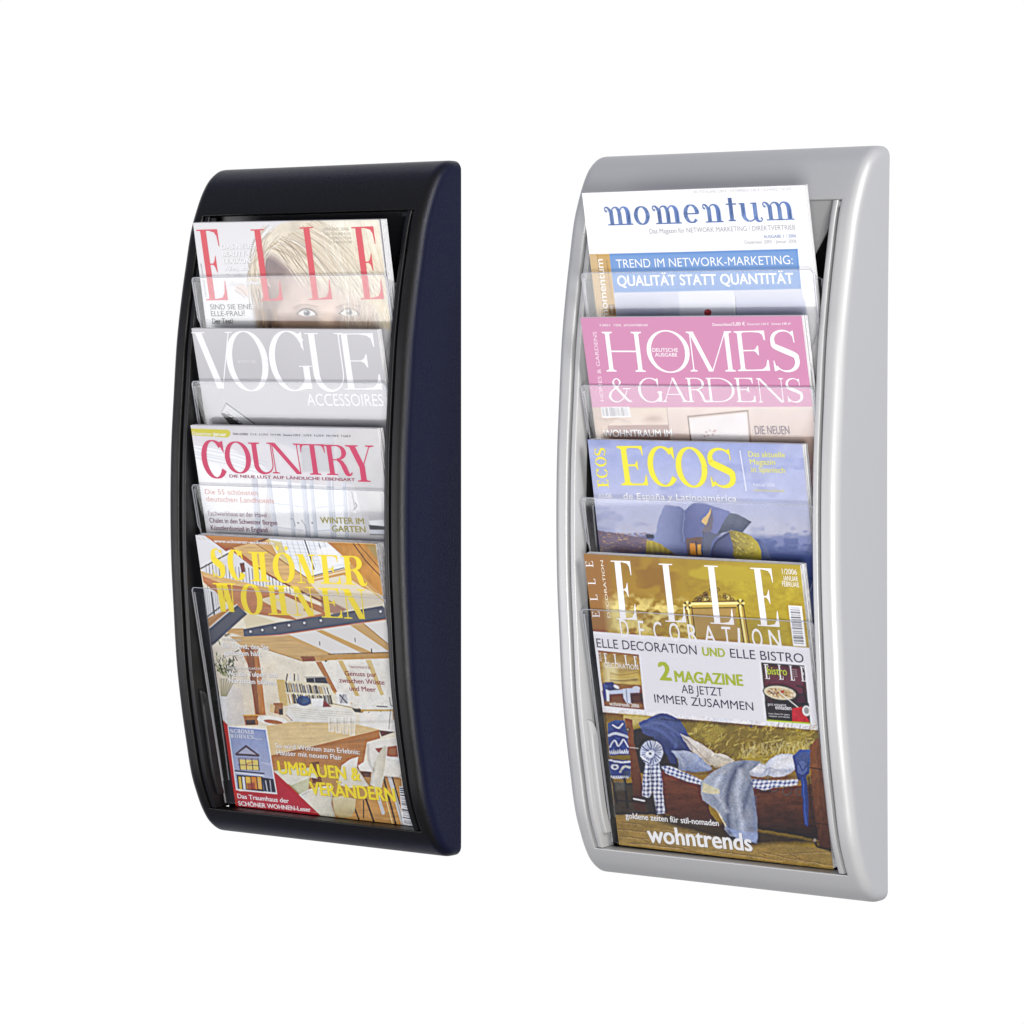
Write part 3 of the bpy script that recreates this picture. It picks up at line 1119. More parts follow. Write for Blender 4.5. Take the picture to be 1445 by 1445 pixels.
def art_fashion(c):
    """red four-letter masthead, blonde woman looking out from under her fringe"""
    c.crop(255, 295, 4.516)
    c.fill((222, 222, 225))
    c.vgrad([(60, 60), (560, 60), (520, 760), (120, 760)], 90, (224, 224, 227), 700, (236, 236, 238))
    # hair mass, forehead, shadowed temple
    hair = [(430, 430), (455, 330), (500, 230), (560, 150), (630, 95), (720, 70), (1275, 60), (1350, 760), (485, 760), (470, 600), (440, 520)]
    c.poly(hair, (222, 212, 194), 1, 3)
    c.vgrad([(930, 60), (1275, 60), (1345, 760), (1230, 640), (1060, 330)], 70, (240, 236, 222), 700, (224, 204, 160), 1, 12)
    c.poly([(545, 290), (600, 300), (690, 370), (790, 420), (900, 520), (1150, 590), (1240, 620), (1230, 760), (560, 760), (500, 620), (480, 500)], (206, 184, 172), 1, 10)
    c.poly([(540, 285), (600, 310), (720, 400), (660, 440), (520, 440), (500, 380)], (138, 122, 122), 1, 8)
    c.poly([(470, 470), (560, 450), (620, 560), (560, 690), (500, 700)], (136, 116, 108), 0.95, 12)
    c.poly([(480, 440), (700, 400), (790, 440), (740, 560), (640, 640), (540, 660), (490, 560)], (148, 126, 116), 0.75, 22)
    c.vgrad([(700, 420), (1150, 590), (1200, 690), (640, 690)], 430, (200, 178, 168), 690, (222, 200, 186), 0.9, 14)
    c.poly([(880, 620), (960, 620), (970, 760), (890, 760)], (232, 208, 190), 0.9, 12)
    # lower band of the face with shade under the pocket painted in, dark hair at the left
    c.vgrad([(560, 676), (1240, 676), (1240, 760), (560, 760)], 690, (118, 78, 56), 750, (196, 160, 134), 0.85, 8)
    c.poly([(890, 680), (960, 680), (975, 760), (900, 760)], (228, 196, 168), 0.9, 9)
    c.poly([(470, 640), (600, 660), (640, 760), (488, 760)], (120, 90, 66), 0.9, 8)
    # eyes and brows
    for ex, ey in ((802, 662), (1072, 660)):
        c.ell(ex, ey - 14, 78, 34, (150, 128, 120), 6, 0.55, 5)
        c.ell(ex, ey + 2, 56, 20, (222, 218, 216), 4, 1, 1.2)
        c.ell(ex + 2, ey, 21, 20, (110, 112, 118), 0, 1, 1)
        c.ell(ex + 2, ey, 9, 9, (38, 34, 36), 0, 1, 0.8)
        c.ell(ex - 5, ey - 8, 4, 4, (245, 245, 245))
        c.curve([(ex - 62, ey + 6), (ex - 30, ey - 20), (ex + 5, ey - 27), (ex + 42, ey - 14), (ex + 68, ey + 14)], 7, (70, 56, 54), 0.9)
        c.curve([(ex - 54, ey + 10), (ex - 10, ey + 25), (ex + 45, ey + 16)], 3, (110, 86, 80), 0.8)
        c.curve([(ex - 78, ey - 34), (ex - 20, ey - 54), (ex + 70, ey - 40)], 9, (150, 122, 104), 0.55, 1.5)
    # strands: swept fringe from the parting to the lower right
    c.mottle(hair, 60, 120, 0.16, 77, soft=6)
    r = random.Random(5)
    cols = [(250, 246, 234), (238, 227, 204), (208, 190, 158), (160, 134, 102), (116, 90, 68), (246, 240, 226), (224, 209, 178)]
    for i in range(420):
        u = r.random()
        x0, y0 = 540 + 330 * u + r.uniform(-20, 20), 255 - 190 * u + r.uniform(-14, 14)
        x3, y3 = 760 + 600 * u + r.uniform(-40, 60), 470 + 120 * u + r.uniform(-60, 40)
        b_ = r.uniform(20, 90)
        c.curve([(x0, y0), (x0 + (x3 - x0) * .3 + b_ * .3, y0 + (y3 - y0) * .25 - b_ * .3), (x0 + (x3 - x0) * .65, y0 + (y3 - y0) * .6 - b_ * .5), (x3, y3)],
                r.uniform(1.5, 4.5), r.choice(cols), r.uniform(0.2, 0.6))
    for i in range(16):     # dark gaps near the parting
        x0, y0 = r.uniform(560, 700), r.uniform(170, 270)
        c.curve([(x0, y0), (x0 + 50, y0 + 40), (x0 + 105, y0 + r.uniform(95, 140))], r.uniform(2, 4), (110, 84, 62), 0.6)
    for i in range(150):     # right-hand fall of hair
        x0, y0 = r.uniform(900, 1260), r.uniform(70, 200)
        c.curve([(x0, y0), (x0 + r.uniform(20, 80), y0 + 190), (min(1335, x0 + r.uniform(60, 170)), y0 + 400), (min(1345, x0 + r.uniform(90, 200)), 760)],
                r.uniform(1.5, 5), r.choice(cols[:3] + cols[5:]), r.uniform(0.15, 0.45))
    for i in range(60):     # left-hand wisps
        x0, y0 = r.uniform(520, 640), r.uniform(100, 240)
        x3 = r.uniform(425, 540)
        c.curve([(x0, y0), ((x0 + x3) / 2 - 25, y0 + 90), (x3, r.uniform(330, 470)), (x3 + r.uniform(-10, 60), r.uniform(480, 640))], r.uniform(2, 5), r.choice(cols), r.uniform(0.3, 0.7))
    for i in range(30):
        x0 = r.uniform(480, 600)
        c.curve([(x0, 640), (x0 + 12, 700), (x0 + r.uniform(0, 30), 760)], r.uniform(2, 5), r.choice([(60, 42, 32), (150, 116, 84), (196, 164, 124)]), 0.7)
    # fingers under the ear
    c.poly([(345, 490), (400, 480), (440, 520), (425, 560), (380, 540), (350, 520)], (226, 208, 198), 0.9, 3)
    c.curve([(360, 500), (395, 520), (420, 556)], 4, (150, 128, 118), 0.7)
    c.curve([(345, 520), (385, 545), (410, 570)], 4, (150, 128, 118), 0.6)
    c.grade([(430, 430), (455, 330), (560, 150), (720, 70), (1300, 60), (1350, 760), (485, 760)], 0.04, 0.05)
    red = (214, 62, 78)
    for bl, br, tl, ch in (((163, 582), (303, 580), (100, 132), 'E'), ((507, 585), (652, 582), (445, 130), 'L'), ((818, 580), (967, 575), (757, 117), 'L'), ((1148, 576), (1297, 572), (1087, 115), 'E')):
        c.letter(ch, bl, br, tl, red, S=0.105, T=0.02)
    g = (70, 68, 74)
    c.text('DAS NEUE', (262, 255), (462, 250), 30, WHITE, 0.035, (120, 120, 126))
    c.text('BEAUTY-', (267, 302), (428, 298), 30, WHITE, 0.035, (120, 120, 126))
    c.text('LEXIKON', (276, 347), (446, 344), 30, WHITE, 0.035, (120, 120, 126))
    c.text('Alles, was', (284, 392), (440, 389), 26, WHITE, 0.03, (120, 118, 122))
    c.text('Sie wirklich', (290, 436), (405, 434), 24, WHITE, 0.03, (120, 118, 122))
    c.text('wissen sollten', (300, 482), (508, 480), 24, WHITE, 0.03, (124, 112, 110))
    c.text('SIND SIE EINE', (190, 640), (455, 638), 32, g, 0.012)
    c.text('ELLE-FRAU?', (196, 683), (412, 680), 32, g, 0.012)
    c.text('Der Test!', (204, 730), (334, 728), 32, g, 0.03)
    for i, (s_, x0, x1, y) in enumerate((('JANUAR 2006', 905, 1072, 136), ('DEUTSCHLAND € 4,50', 922, 1085, 165), ('ÖSTERREICH € 5,00', 945, 1088, 192), ('SCHWEIZ SFR 8,90', 955, 1092, 218))):
        c.text(s_, (x0, y + 2), (x1, y), 20 - 3 * (i > 0), (176, 170, 160), 0.005)
    c.text('DEUTSCHE AUSGABE', (168, 560), (133, 345), 11, (120, 120, 126), 0.0)


def art_accessories(c):
    """plain grey cover, large white high-contrast masthead"""
    c.crop(255, 450, 4.516)
    c.fill((193, 192, 196))
    c.vgrad([(40, 40), (1260, 40), (1330, 420), (110, 420)], 60, (198, 197, 201), 400, (188, 187, 191))
    c.mottle([(40, 40), (1240, 40), (1330, 700), (150, 700)], 300, 300, 0.03, 4, soft=10)
    c.vgrad([(130, 600), (1330, 600), (1330, 700), (150, 700)], 600, (196, 195, 198), 690, (176, 175, 180), 0.8, 5)
    # patterned strap with a buckle at the lower left
    c.poly([(255, 603), (290, 538), (470, 668), (420, 740), (360, 700)], (208, 208, 212))
    c.poly([(255, 603), (275, 598), (380, 668), (440, 735), (360, 730)], (38, 37, 42))
    c.line([(290, 538), (470, 668)], 6, (60, 58, 64))
    c.line([(290, 538), (256, 602)], 4, (110, 108, 114))
    for i in range(6):
        x, y = 290 + 26 * i, 594 + 19 * i
        c.curve([(x, y), (x + 14, y + 2), (x + 20, y + 16)], 7, (150, 148, 154))
        c.line([(x + 8, y + 16), (x + 30, y + 20)], 6, (70, 68, 74))
        c.line([(x + 2, y - 8), (x + 30, y + 10)], 3, (236, 236, 240))
    W = (244, 243, 247)
    kw = dict(S=0.135, T=0.020)
    c.letter('V', (122, 440), (384, 440), (68, 85), W, **kw)
    c.letter('O', (321, 456), (586, 458), (266, 80), W, **kw)
    c.letter('G', (590, 456), (862, 456), (534, 80), W, **kw)
    c.letter('U', (838, 456), (1082, 458), (786, 90), W, **kw)
    c.letter('E', (1046, 450), (1287, 450), (996, 93), W, **kw)
    for s_, x in zip('SPECIAL', (366, 384, 402, 420, 438, 452, 470)):
        c.letter(s_ if s_ in 'SPECIAL' else s_, (x, 280), (x + (14 if s_ != 'I' else 9), 280), (x - 2, 262), W, S=0.16, T=0.06, store=(c.tv, [], []) if False else None)
    c.text('ACCESSOIRES', (810, 552), (1297, 556), 74, W, -0.012)
    c.text('DEUTSCH', (108, 412), (156, 412), 9, W)
    c.text('No. 2 / 2005', (112, 434), (176, 434), 9, W)


def art_country(c):
    """bright room with tall windows, magenta masthead"""
    c.crop(255, 590, 4.516)
    c.fill((219, 217, 221))
    c.vgrad([(60, 40), (1320, 60), (1320, 200), (100, 160)], 50, (204, 202, 207), 190, (218, 216, 220))
    # ceiling lines and left wall
    c.poly([(70, 170), (330, 200), (560, 330), (520, 760), (160, 760), (90, 260)], (238, 239, 242), 1, 2)
    for y in (175, 195, 222, 236, 258):
        c.line([(70, y - 10), (330, y + 40), (560, y + 110)], 4, (196, 200, 210), 0.8)
    c.poly([(100, 262), (240, 300), (300, 420), (110, 420)], (246, 247, 250), 1, 2)
    # bay of windows
    c.poly([(540, 60), (760, 100), (930, 60), (1000, 70), (970, 150), (780, 215), (620, 160)], (196, 200, 210), 0.55, 3)
    c.poly([(760, 190), (980, 150), (985, 340), (775, 345)], (186, 188, 194), 0.65, 3)
    c.poly([(560, 400), (1060, 440), (1080, 760), (590, 760)], (243, 245, 249))
    for xa, xb, w_ in ((470, 500, 40), (560, 610, 30), (690, 720, 24), (780, 812, 34), (830, 862, 26), (940, 968, 26), (965, 985, 12), (1040, 1060, 26)):
        c.line([(xa, 395), (xb, 760)], w_, (206, 211, 222), 0.9)
        c.line([(xa + w_ * .4, 395), (xb + w_ * .4, 760)], 3, (170, 178, 196), 0.8)
        c.line([(xa - w_ * .4, 395), (xb - w_ * .4, 760)], 3, (232, 235, 241), 0.9)
    for ya in (540, 690):
        c.line([(570, ya), (780, ya + 26)], 6, (204, 210, 222))
        c.line([(870, ya + 30), (1060, ya + 14)], 6, (204, 210, 222))
    c.curve([(700, 640), (720, 650), (730, 690)], 4, (140, 146, 160)); c.ell(748, 668, 5, 5, (90, 94, 106)); c.ell(838, 668, 5, 5, (90, 94, 106))
    c.curve([(770, 650), (795, 690), (805, 750)], 4, (150, 156, 170))
    # right wall, lamp, picture, dark-backed chair
    c.poly([(985, 90), (1270, 70), (1320, 470), (1320, 760), (1190, 760), (1100, 430), (1000, 400)], (206, 205, 207), 1, 2)
    c.vgrad([(1180, 470), (1320, 470), (1320, 650), (1200, 650)], 470, (214, 212, 210), 650, (190, 190, 194), 1, 2)
    c.line([(1090, 470), (1110, 570)], 7, (160, 160, 166)); c.line([(1112, 470), (1124, 540)], 5, (236, 236, 240)); c.curve([(1112, 540), (1122, 560), (1104, 582)], 6, (100, 100, 108)); c.ell(1105, 598, 12, 9, (235, 235, 238))
    c.line([(1275, 480), (1300, 640)], 4, (180, 178, 178))
    c.poly([(1198, 655), (1290, 648), (1305, 690), (1215, 692)], (240, 240, 244)); c.poly([(1198, 680), (1312, 690), (1312, 712), (1205, 712)], (42, 40, 46)); c.poly([(1205, 712), (1312, 714), (1312, 742), (1212, 740)], (205, 208, 216)); c.line([(1208, 742), (1312, 744)], 5, (60, 58, 64))
    c.grade([(-400, -400), (2400, -400), (2400, 2400), (-400, 2400)], 0.02, 0.03)
    tab = (198, 190, 34)
    c.poly([(62, 66), (300, 74), (314, 84), (318, 98), (312, 114), (298, 124), (72, 110)], tab)
    c.text('Dezember', (78, 106), (198, 110), 19, WHITE, 0.0); c.text('-Januar', (202, 110), (292, 113), 19, WHITE, 0.03)
    c.text('Heft 6/2005', (335, 106), (430, 109), 13, (50, 48, 56), 0.02)
    c.text('D 5 €   A 5,70 €   CH 9 SFR', (446, 109), (640, 113), 12, (70, 68, 76), 0.01)
    c.text('Benelux 5,90 €   I 6,70 €   E 6,70 €   FIN 7,90 €   F 6,50 €', (656, 113), (1085, 121), 12, (60, 58, 66), 0.015)
    m = (198, 36, 90)
    kw = dict(S=0.20, T=0.04, br_=0.02)
    c.letter('C', (150, 381), (312, 384), (113, 141), m, S=0.18, T=0.035)
    c.letter('O', (298, 350), (462, 352), (268, 150), m, **kw)
    c.letter('U', (456, 352), (620, 354), (428, 155), m, **kw)
    c.letter('N', (588, 352), (790, 358), (556, 158), m, S=0.19, T=0.04, br_=0.02)
    c.letter('T', (782, 359), (942, 363), (754, 164), m, **kw)
    c.letter('R', (934, 362), (1098, 366), (906, 169), m, **kw)
    c.letter('Y', (1080, 404), (1262, 408), (1046, 172), m, S=0.19, T=0.035, br_=0.02)
    c.text('DIE NEUE LUST AUF LÄNDLICHE LEBENSART', (313, 378), (1112, 402), 18, (140, 30, 72), 0.03)
    t1, t2, t3 = (196, 96, 74), (104, 20, 66), (158, 148, 28)
    c.text('Die 55 schönsten', (158, 484), (492, 492), 31, t1)
    c.text('deutschen Landhotels', (165, 530), (597, 543), 31, t1)
    c.text('Fachwerkhaus an der Havel', (178, 620), (550, 632), 29, t2, 0.008)
    c.text('Chalet in den Schweizer Bergen', (186, 665), (617, 682), 29, t2, 0.018)
    c.text('Künstlerdomizil in England', (195, 712), (555, 727), 29, t2, 0.018)
    c.text('WINTER IM', (893, 668), (1170, 676), 37, t3, 0.03)
    c.text('GARTEN', (967, 722), (1180, 728), 37, t3, 0.03)


def art_attic(c):
    """attic living room with timber beams, yellow two-line masthead"""
    c.crop(255, 745, 4.516)
    c.fill((240, 233, 214))
    wood, wood2, dk = (198, 152, 92), (176, 116, 66), (112, 68, 40)
    c.poly([(85, 40), (420, 40), (330, 150), (130, 258), (105, 200)], (217, 217, 222))
    for x in (110, 140, 165):
        c.line([(x, 62), (x + 18, 76)], 4, (190, 180, 150), 0.7)
    # roof lining and skylight
    c.poly([(150, 46), (560, 66), (1240, 100), (1300, 440), (900, 480), (560, 300), (330, 150)], wood, 1, 2)
    c.vgrad([(150, 46), (560, 66), (520, 100), (330, 130), (290, 150)], 50, (190, 126, 58), 140, (150, 88, 40))
    c.poly([(560, 66), (820, 80), (1110, 108), (1130, 180), (1040, 262), (760, 330), (700, 240), (620, 180)], (226, 229, 236), 1, 1)
    c.poly([(540, 70), (640, 90), (700, 230), (660, 230), (600, 130)], (206, 190, 120), 0.9, 2)
    for i in range(9):
        c.line([(640 + 34 * i, 84), (690 + 34 * i, 250)], 3, (160, 160, 170), 0.7)
    for i in range(6):
        c.line([(640, 100 + 24 * i), (1090, 130 + 22 * i)], 2, (176, 176, 186), 0.6)
    c.line([(790, 78), (850, 262)], 8, (60, 58, 62)); c.line([(880, 100), (930, 240)], 4, (96, 92, 96))
    c.poly([(860, 140), (960, 110), (1040, 220), (900, 270)], (240, 240, 244), 0.8, 2)
    c.line([(780, 322), (1040, 254)], 6, (52, 50, 54)); c.line([(760, 345), (1060, 272)], 10, (222, 206, 176))
    # staircase railing on the left
    c.poly([(135, 262), (330, 152), (560, 260), (700, 352), (520, 420), (300, 370), (150, 300)], (212, 212, 219))
    for i in range(26):
        x = 160 + 21 * i
        c.line([(x, 230 + i * 2), (x + 14, 420)], 5, (66, 64, 70) if i % 3 else (150, 148, 156), 0.75, 0.5)
    c.line([(130, 258), (345, 140), (555, 66)], 9, (44, 42, 46))
    c.poly([(375, 225), (405, 220), (412, 280), (388, 284)], (120, 74, 44))
    # diagonal beams
    c.poly([(330, 128), (460, 92), (640, 205), (820, 330), (1000, 400), (1130, 470), (940, 480), (720, 380), (560, 296), (400, 190)], (206, 168, 112), 1, 1.2)
    c.mottle([(330, 128), (460, 92), (640, 205), (820, 330), (1000, 400), (1130, 470), (940, 480), (720, 380), (560, 296), (400, 190)], 90, 8, 0.28, 8)
    c.line([(330, 132), (560, 298), (720, 384), (930, 482)], 12, (142, 84, 46)); c.line([(470, 96), (640, 205), (820, 330)], 5, (150, 104, 62))
    c.line([(350, 150), (480, 250)], 26, (166, 92, 56), 0.9)
    c.poly([(130, 275), (260, 330), (640, 400), (900, 500), (930, 560), (740, 590), (430, 540), (300, 480), (145, 345)], (186, 124, 84), 1, 1.2)
    c.poly([(130, 275), (250, 310), (640, 400), (560, 405), (250, 350), (140, 305)], (208, 172, 120))
    c.mottle([(130, 275), (260, 330), (640, 400), (900, 500), (930, 560), (740, 590), (430, 540), (300, 480), (145, 345)], 60, 10, 0.22, 9)
    c.poly([(500, 455), (640, 420), (900, 545), (740, 582)], (226, 212, 186))
    c.poly([(395, 560), (460, 545), (610, 600), (420, 640)], (228, 216, 184))
    # right-hand beams
    c.poly([(935, 92), (1245, 106), (1310, 440), (1230, 380), (1080, 220)], (192, 134, 58), 1, 1.2)
    c.mottle([(935, 92), (1245, 106), (1310, 440), (1230, 380), (1080, 220)], 40, 90, 0.3, 12)
    c.line([(1100, 100), (1180, 210), (1305, 340)], 6, (92, 54, 28)); c.line([(1130, 100), (1305, 300)], 4, (100, 62, 30))
    c.poly([(1180, 105), (1246, 108), (1275, 230)], (150, 136, 84), 0.8, 3)
    c.poly([(820, 345), (1040, 300), (1160, 380), (1310, 440), (1280, 495), (1060, 525), (900, 440)], (220, 210, 190), 1, 1.2)
    c.poly([(890, 430), (1060, 520), (1000, 560), (900, 520)], (150, 92, 70), 0.85, 2)
    c.line([(1170, 360), (1300, 470)], 10, (214, 186, 130))
    c.ell(795, 520, 14, 12, (206, 172, 120)); c.ell(795, 520, 8, 7, (176, 132, 84))
    # lower left landing
    c.poly([(140, 385), (215, 400), (300, 500), (360, 490), (170, 650), (150, 560)], (222, 222, 226))
    for i in range(9):
        c.line([(140 + 13 * i, 392 + 3 * i), (158 + 13 * i, 610)], 3, (120, 118, 124), 0.6, 0.5)
    c.line([(195, 410), (222, 610)], 9, (50, 48, 54)); c.line([(150, 580), (270, 490)], 8, (56, 56, 62))
    c.poly([(160, 580), (330, 500), (240, 600), (165, 650)], (196, 150, 104))
    for i in range(4):
        c.line([(160, 590 + 16 * i), (320 - 30 * i, 520 + 18 * i)], 3, (120, 86, 56), 0.7)
    # ceiling between beams
    c.poly([(290, 640), (400, 640), (420, 700), (620, 690), (980, 815), (340, 815)], (206, 166, 112))
    c.mottle([(290, 640), (400, 640), (420, 700), (620, 690), (980, 815), (340, 815)], 70, 9, 0.2, 14)
    c.poly([(615, 690), (900, 645), (1160, 605), (1335, 590), (1345, 815), (960, 815)], (232, 229, 226))
    c.poly([(600, 692), (690, 680), (985, 812), (900, 830)], (210, 172, 116)); c.line([(615, 705), (940, 815)], 5, (120, 84, 54))
    c.poly([(860, 655), (905, 648), (1240, 800), (1190, 815)], (206, 168, 110)); c.poly([(1080, 620), (1165, 606), (1345, 760), (1345, 800)], (206, 168, 112))
    c.line([(905, 650), (1240, 800)], 4, (236, 222, 190)); c.line([(1165, 608), (1345, 758)], 4, (160, 116, 70))
    for x, y in ((885, 735), (1110, 712), (1215, 780)):
        c.line([(x, y - 10), (x + 2, y + 12)], 5, (70, 66, 64))
    # steel beam and strut with bolts
    c.poly([(398, 645), (620, 602), (900, 560), (1285, 495), (1318, 528), (1326, 578), (1000, 626), (640, 680), (404, 697)], (92, 94, 106))
    c.line([(404, 697), (640, 680), (1000, 626), (1326, 580)], 7, (196, 112, 84), 0.9)
    for x, y in ((445, 660), (520, 650), (600, 636), (690, 620), (788, 605), (893, 590), (1132, 553), (1273, 532)):
        c.ell(x, y, 7, 7, (236, 236, 238))
    c.poly([(165, 655), (355, 488), (425, 548), (300, 660), (190, 765), (178, 740)], (84, 87, 99)); c.line([(165, 652), (358, 488)], 6, (222, 222, 224))
    c.ell(300, 685, 22, 12, (90, 74, 66), 0, 0.8)
    # --- the room below
    c.crop(275, 900, 4.516)
    c.vgrad([(95, 62), (235, -30), (700, 120), (700, 560), (200, 560)], 60, (238, 231, 216), 520, (228, 216, 194), 1, 2)
    c.poly([(90, 66), (215, 30), (330, 130), (330, 540), (190, 540)], (224, 214, 200), 0.8, 6)
    c.poly([(225, -8), (560, -12), (880, 125), (840, 152), (690, 150), (420, 62), (300, 55)], (210, 174, 118)); c.line([(420, 62), (690, 150)], 4, (160, 118, 72))
    c.mottle([(225, -8), (560, -12), (880, 125), (840, 152), (690, 150), (420, 62), (300, 55)], 110, 9, 0.22, 21)
    c.poly([(700, 152), (1250, 132), (1285, 480), (1060, 480), (880, 350), (790, 160)], (238, 235, 228))
    c.poly([(675, 118), (860, 108), (1255, 92), (1258, 130), (870, 142), (690, 152)], (198, 156, 98)); c.line([(850, 104), (1255, 92)], 5, (100, 70, 48)); c.poly([(672, 118), (760, 118), (770, 148), (690, 150)], (150, 96, 62))
    c.ell(835, 148, 7, 6, (60, 50, 44)); c.line([(1125, 74), (1128, 96)], 7, (60, 54, 50))
    c.poly([(285, 60), (398, 56), (420, 200), (452, 492), (384, 492), (350, 200)], (188, 126, 68)); c.poly([(318, 60), (372, 58), (412, 492), (392, 492)], (142, 88, 54))
    c.mottle([(285, 60), (398, 56), (452, 492), (384, 492)], 14, 90, 0.22, 23)
    c.poly([(768, 152), (806, 150), (908, 345), (884, 350)], (184, 128, 78))
    c.poly([(912, 146), (942, 144), (1050, 370), (1024, 372)], (214, 188, 128)); c.poly([(1088, 140), (1122, 138), (1206, 362), (1184, 368)], (218, 194, 138))
    c.line([(885, 345), (1070, 470)], 12, (206, 172, 104)); c.line([(1050, 462), (1285, 462)], 12, (206, 178, 112)); c.line([(1185, 465), (1186, 545)], 8, (200, 170, 100)); c.line([(1065, 470), (1068, 505)], 8, (176, 132, 74)); c.line([(1108, 475), (1110, 500)], 8, (150, 96, 62))
    c.poly([(1045, 480), (1285, 470), (1290, 605), (1060, 560)], (240, 237, 232)); c.line([(1160, 436), (1225, 440)], 6, (70, 60, 56)); c.curve([(1240, 380), (1250, 430), (1280, 438)], 5, (150, 146, 146)); c.line([(1248, 455), (1236, 580)], 4, (130, 126, 124)); c.line([(1262, 455), (1266, 520)], 6, (190, 150, 84))
    # book shelf
    c.poly([(568, 268), (862, 300), (884, 425), (590, 432)], (226, 218, 192)); c.poly([(520, 265), (572, 268), (594, 432), (545, 436)], (212, 184, 122))
    r = random.Random(2)
    for row, (ya, yb, xa, xb, dy) in enumerate(((282, 344, 580, 850, 0.10), (356, 418, 594, 868, 0.04))):
        x = xa
        while x < xb:
            w_ = r.uniform(6, 13)
            col = r.choice([(62, 62, 70), (236, 232, 224), (120, 110, 100), (40, 42, 52), (190, 160, 110), (150, 150, 160), (220, 210, 190), (84, 76, 72)])
            c.line([(x, ya + (x - xa) * dy + r.uniform(0, 12)), (x + 12, yb + (x - xa) * dy * .6)], w_ * .8, col, 0.95, 0.4)
            x += w_
        c.line([(xa - 6, yb + 4), (xb + 14, yb + 4 + (xb - xa) * dy * .6)], 6, (230, 222, 198))
    c.poly([(708, 256), (830, 252), (850, 292), (712, 285)], (74, 74, 82)); c.line([(700, 250), (840, 250)], 5, (150, 150, 156)); c.line([(760, 255), (765, 288)], 5, (180, 180, 186))
    for i in range(4):
        c.line([(590 + 22 * i, 232), (582 + 26 * i, 272)], 8, ((90, 92, 100), (228, 228, 230), (60, 60, 66), (200, 200, 204))[i])
    c.poly([(500, 415), (560, 415), (562, 492), (505, 480)], (168, 118, 78)); c.poly([(480, 420), (510, 430), (505, 480), (478, 470)], (220, 196, 150)); c.poly([(535, 455), (560, 452), (562, 490), (538, 492)], (70, 60, 58))
    # sofa with cushions
    c.poly([(598, 432), (640, 420), (960, 450), (1015, 470), (1028, 500), (1000, 580), (620, 540), (578, 490)], (236, 233, 226))
    for i in range(5):
        c.line([(605 + 8 * i, 446 + 14 * i), (700, 455 + 14 * i), (1000, 478 + 14 * i)], 3, (196, 188, 172), 0.8)
    c.line([(582, 490), (620, 528)], 5, (176, 130, 90))
    c.ell(694, 402, 46, 32, (74, 96, 136), 6); c.ell(672, 396, 18, 24, (54, 72, 108), 10, 0.8)
    c.poly([(742, 388), (818, 385), (822, 440), (742, 440)], (240, 238, 236)); c.poly([(820, 396), (872, 440), (815, 442)], (146, 46, 56))
    c.poly([(898, 346), (982, 350), (996, 432), (906, 432)], (240, 238, 234)); c.poly([(918, 360), (966, 362), (976, 418), (924, 418)], (196, 196, 202)); c.line([(925, 365), (968, 415)], 7, (70, 70, 78)); c.line([(950, 362), (930, 412)], 5, (110, 110, 118))
    c.line([(880, 420), (1010, 446)], 6, (180, 164, 130)); c.poly([(1000, 448), (1056, 452), (1060, 478), (1020, 474)], (90, 80, 76)); c.poly([(996, 420), (1040, 424), (1040, 452), (1005, 446)], (226, 222, 214))
    # pot plant
    c.vgrad([(150, 372), (235, 300), (300, 330), (322, 556), (212, 556), (168, 505)], 150, (236, 234, 236), 330, (212, 202, 190), 1, 1.5, True)
    for i in range(170):
        a, rr = r.uniform(-2.6, 0.5), abs(r.gauss(0, 62))
        x, y = 172 + rr * math.cos(a) * .95, 232 + rr * math.sin(a) * 1.1
        L_ = r.uniform(14, 34)
        b_ = r.uniform(-2.4, -0.4)
        c.line([(x, y), (x + L_ * math.cos(b_), y + L_ * math.sin(b_))], r.uniform(4, 8), r.choice([(58, 72, 46), (84, 98, 62), (40, 50, 36), (126, 134, 92), (176, 176, 130), (214, 210, 180)]), 0.85)
    for i in range(12):
        x = 148 + 9 * i
        c.line([(168 + 3 * i, 372), (x + 10, 260)], 4, (110, 112, 76) if i % 2 else (196, 186, 140), 0.9)
    c.poly([(150, 372), (200, 376), (196, 420), (206, 545), (168, 505)], (238, 238, 242), 0.9, 1.5)
    c.poly([(308, 492), (402, 490), (404, 556), (322, 558)], (172, 118, 66)); c.poly([(322, 524), (384, 522), (386, 552), (330, 555)], (92, 66, 52)); c.line([(308, 495), (402, 492)], 7, (222, 176, 90))
    c.ell(492, 526, 96, 28, (238, 236, 230), 6); c.ell(500, 536, 62, 13, (176, 124, 74), 8)
    # table
    c.poly([(456, 562), (640, 534), (1015, 548), (1172, 584), (960, 636), (735, 692), (486, 745), (470, 640)], (222, 196, 146))
    c.mottle([(456, 562), (640, 534), (1015, 548), (1172, 584), (960, 636), (735, 692), (486, 745), (470, 640)], 120, 10, 0.10, 31)
    c.poly([(1172, 582), (1182, 640), (1010, 690), (830, 760), (490, 830), (486, 745), (735, 692)], (182, 124, 70))
    c.line([(490, 745), (735, 692), (960, 636), (1172, 584)], 4, (238, 218, 176))
    c.poly([(1172, 588), (1275, 600), (1190, 630)], (120, 78, 52))
    for i in range(4):
        x = 850 + 44 * i
        yb = 596 + 8 * i
        c.poly([(x, 505), (x + 40, 505), (x + 36, yb), (x + 5, yb)], (236, 234, 226), 0.55, 1)
        c.line([(x, 505), (x + 5, yb), (x + 36, yb), (x + 40, 505), (x, 505)], 3, (250, 250, 250), 0.9); c.line([(x + 8, 540), (x + 34, 540)], 3, (176, 168, 150), 0.7); c.line([(x + 14, 512), (x + 14, yb)], 3, (170, 164, 150), 0.6)
    # --- foreground
    c.crop(295, 1010, 4.516)
    c.poly([(400, 262), (640, 200), (1010, 150), (985, 300), (960, 340), (420, 350)], (182, 124, 70))
    c.mottle([(400, 262), (640, 200), (1010, 150), (985, 300), (960, 340), (420, 350)], 120, 8, 0.2, 35)
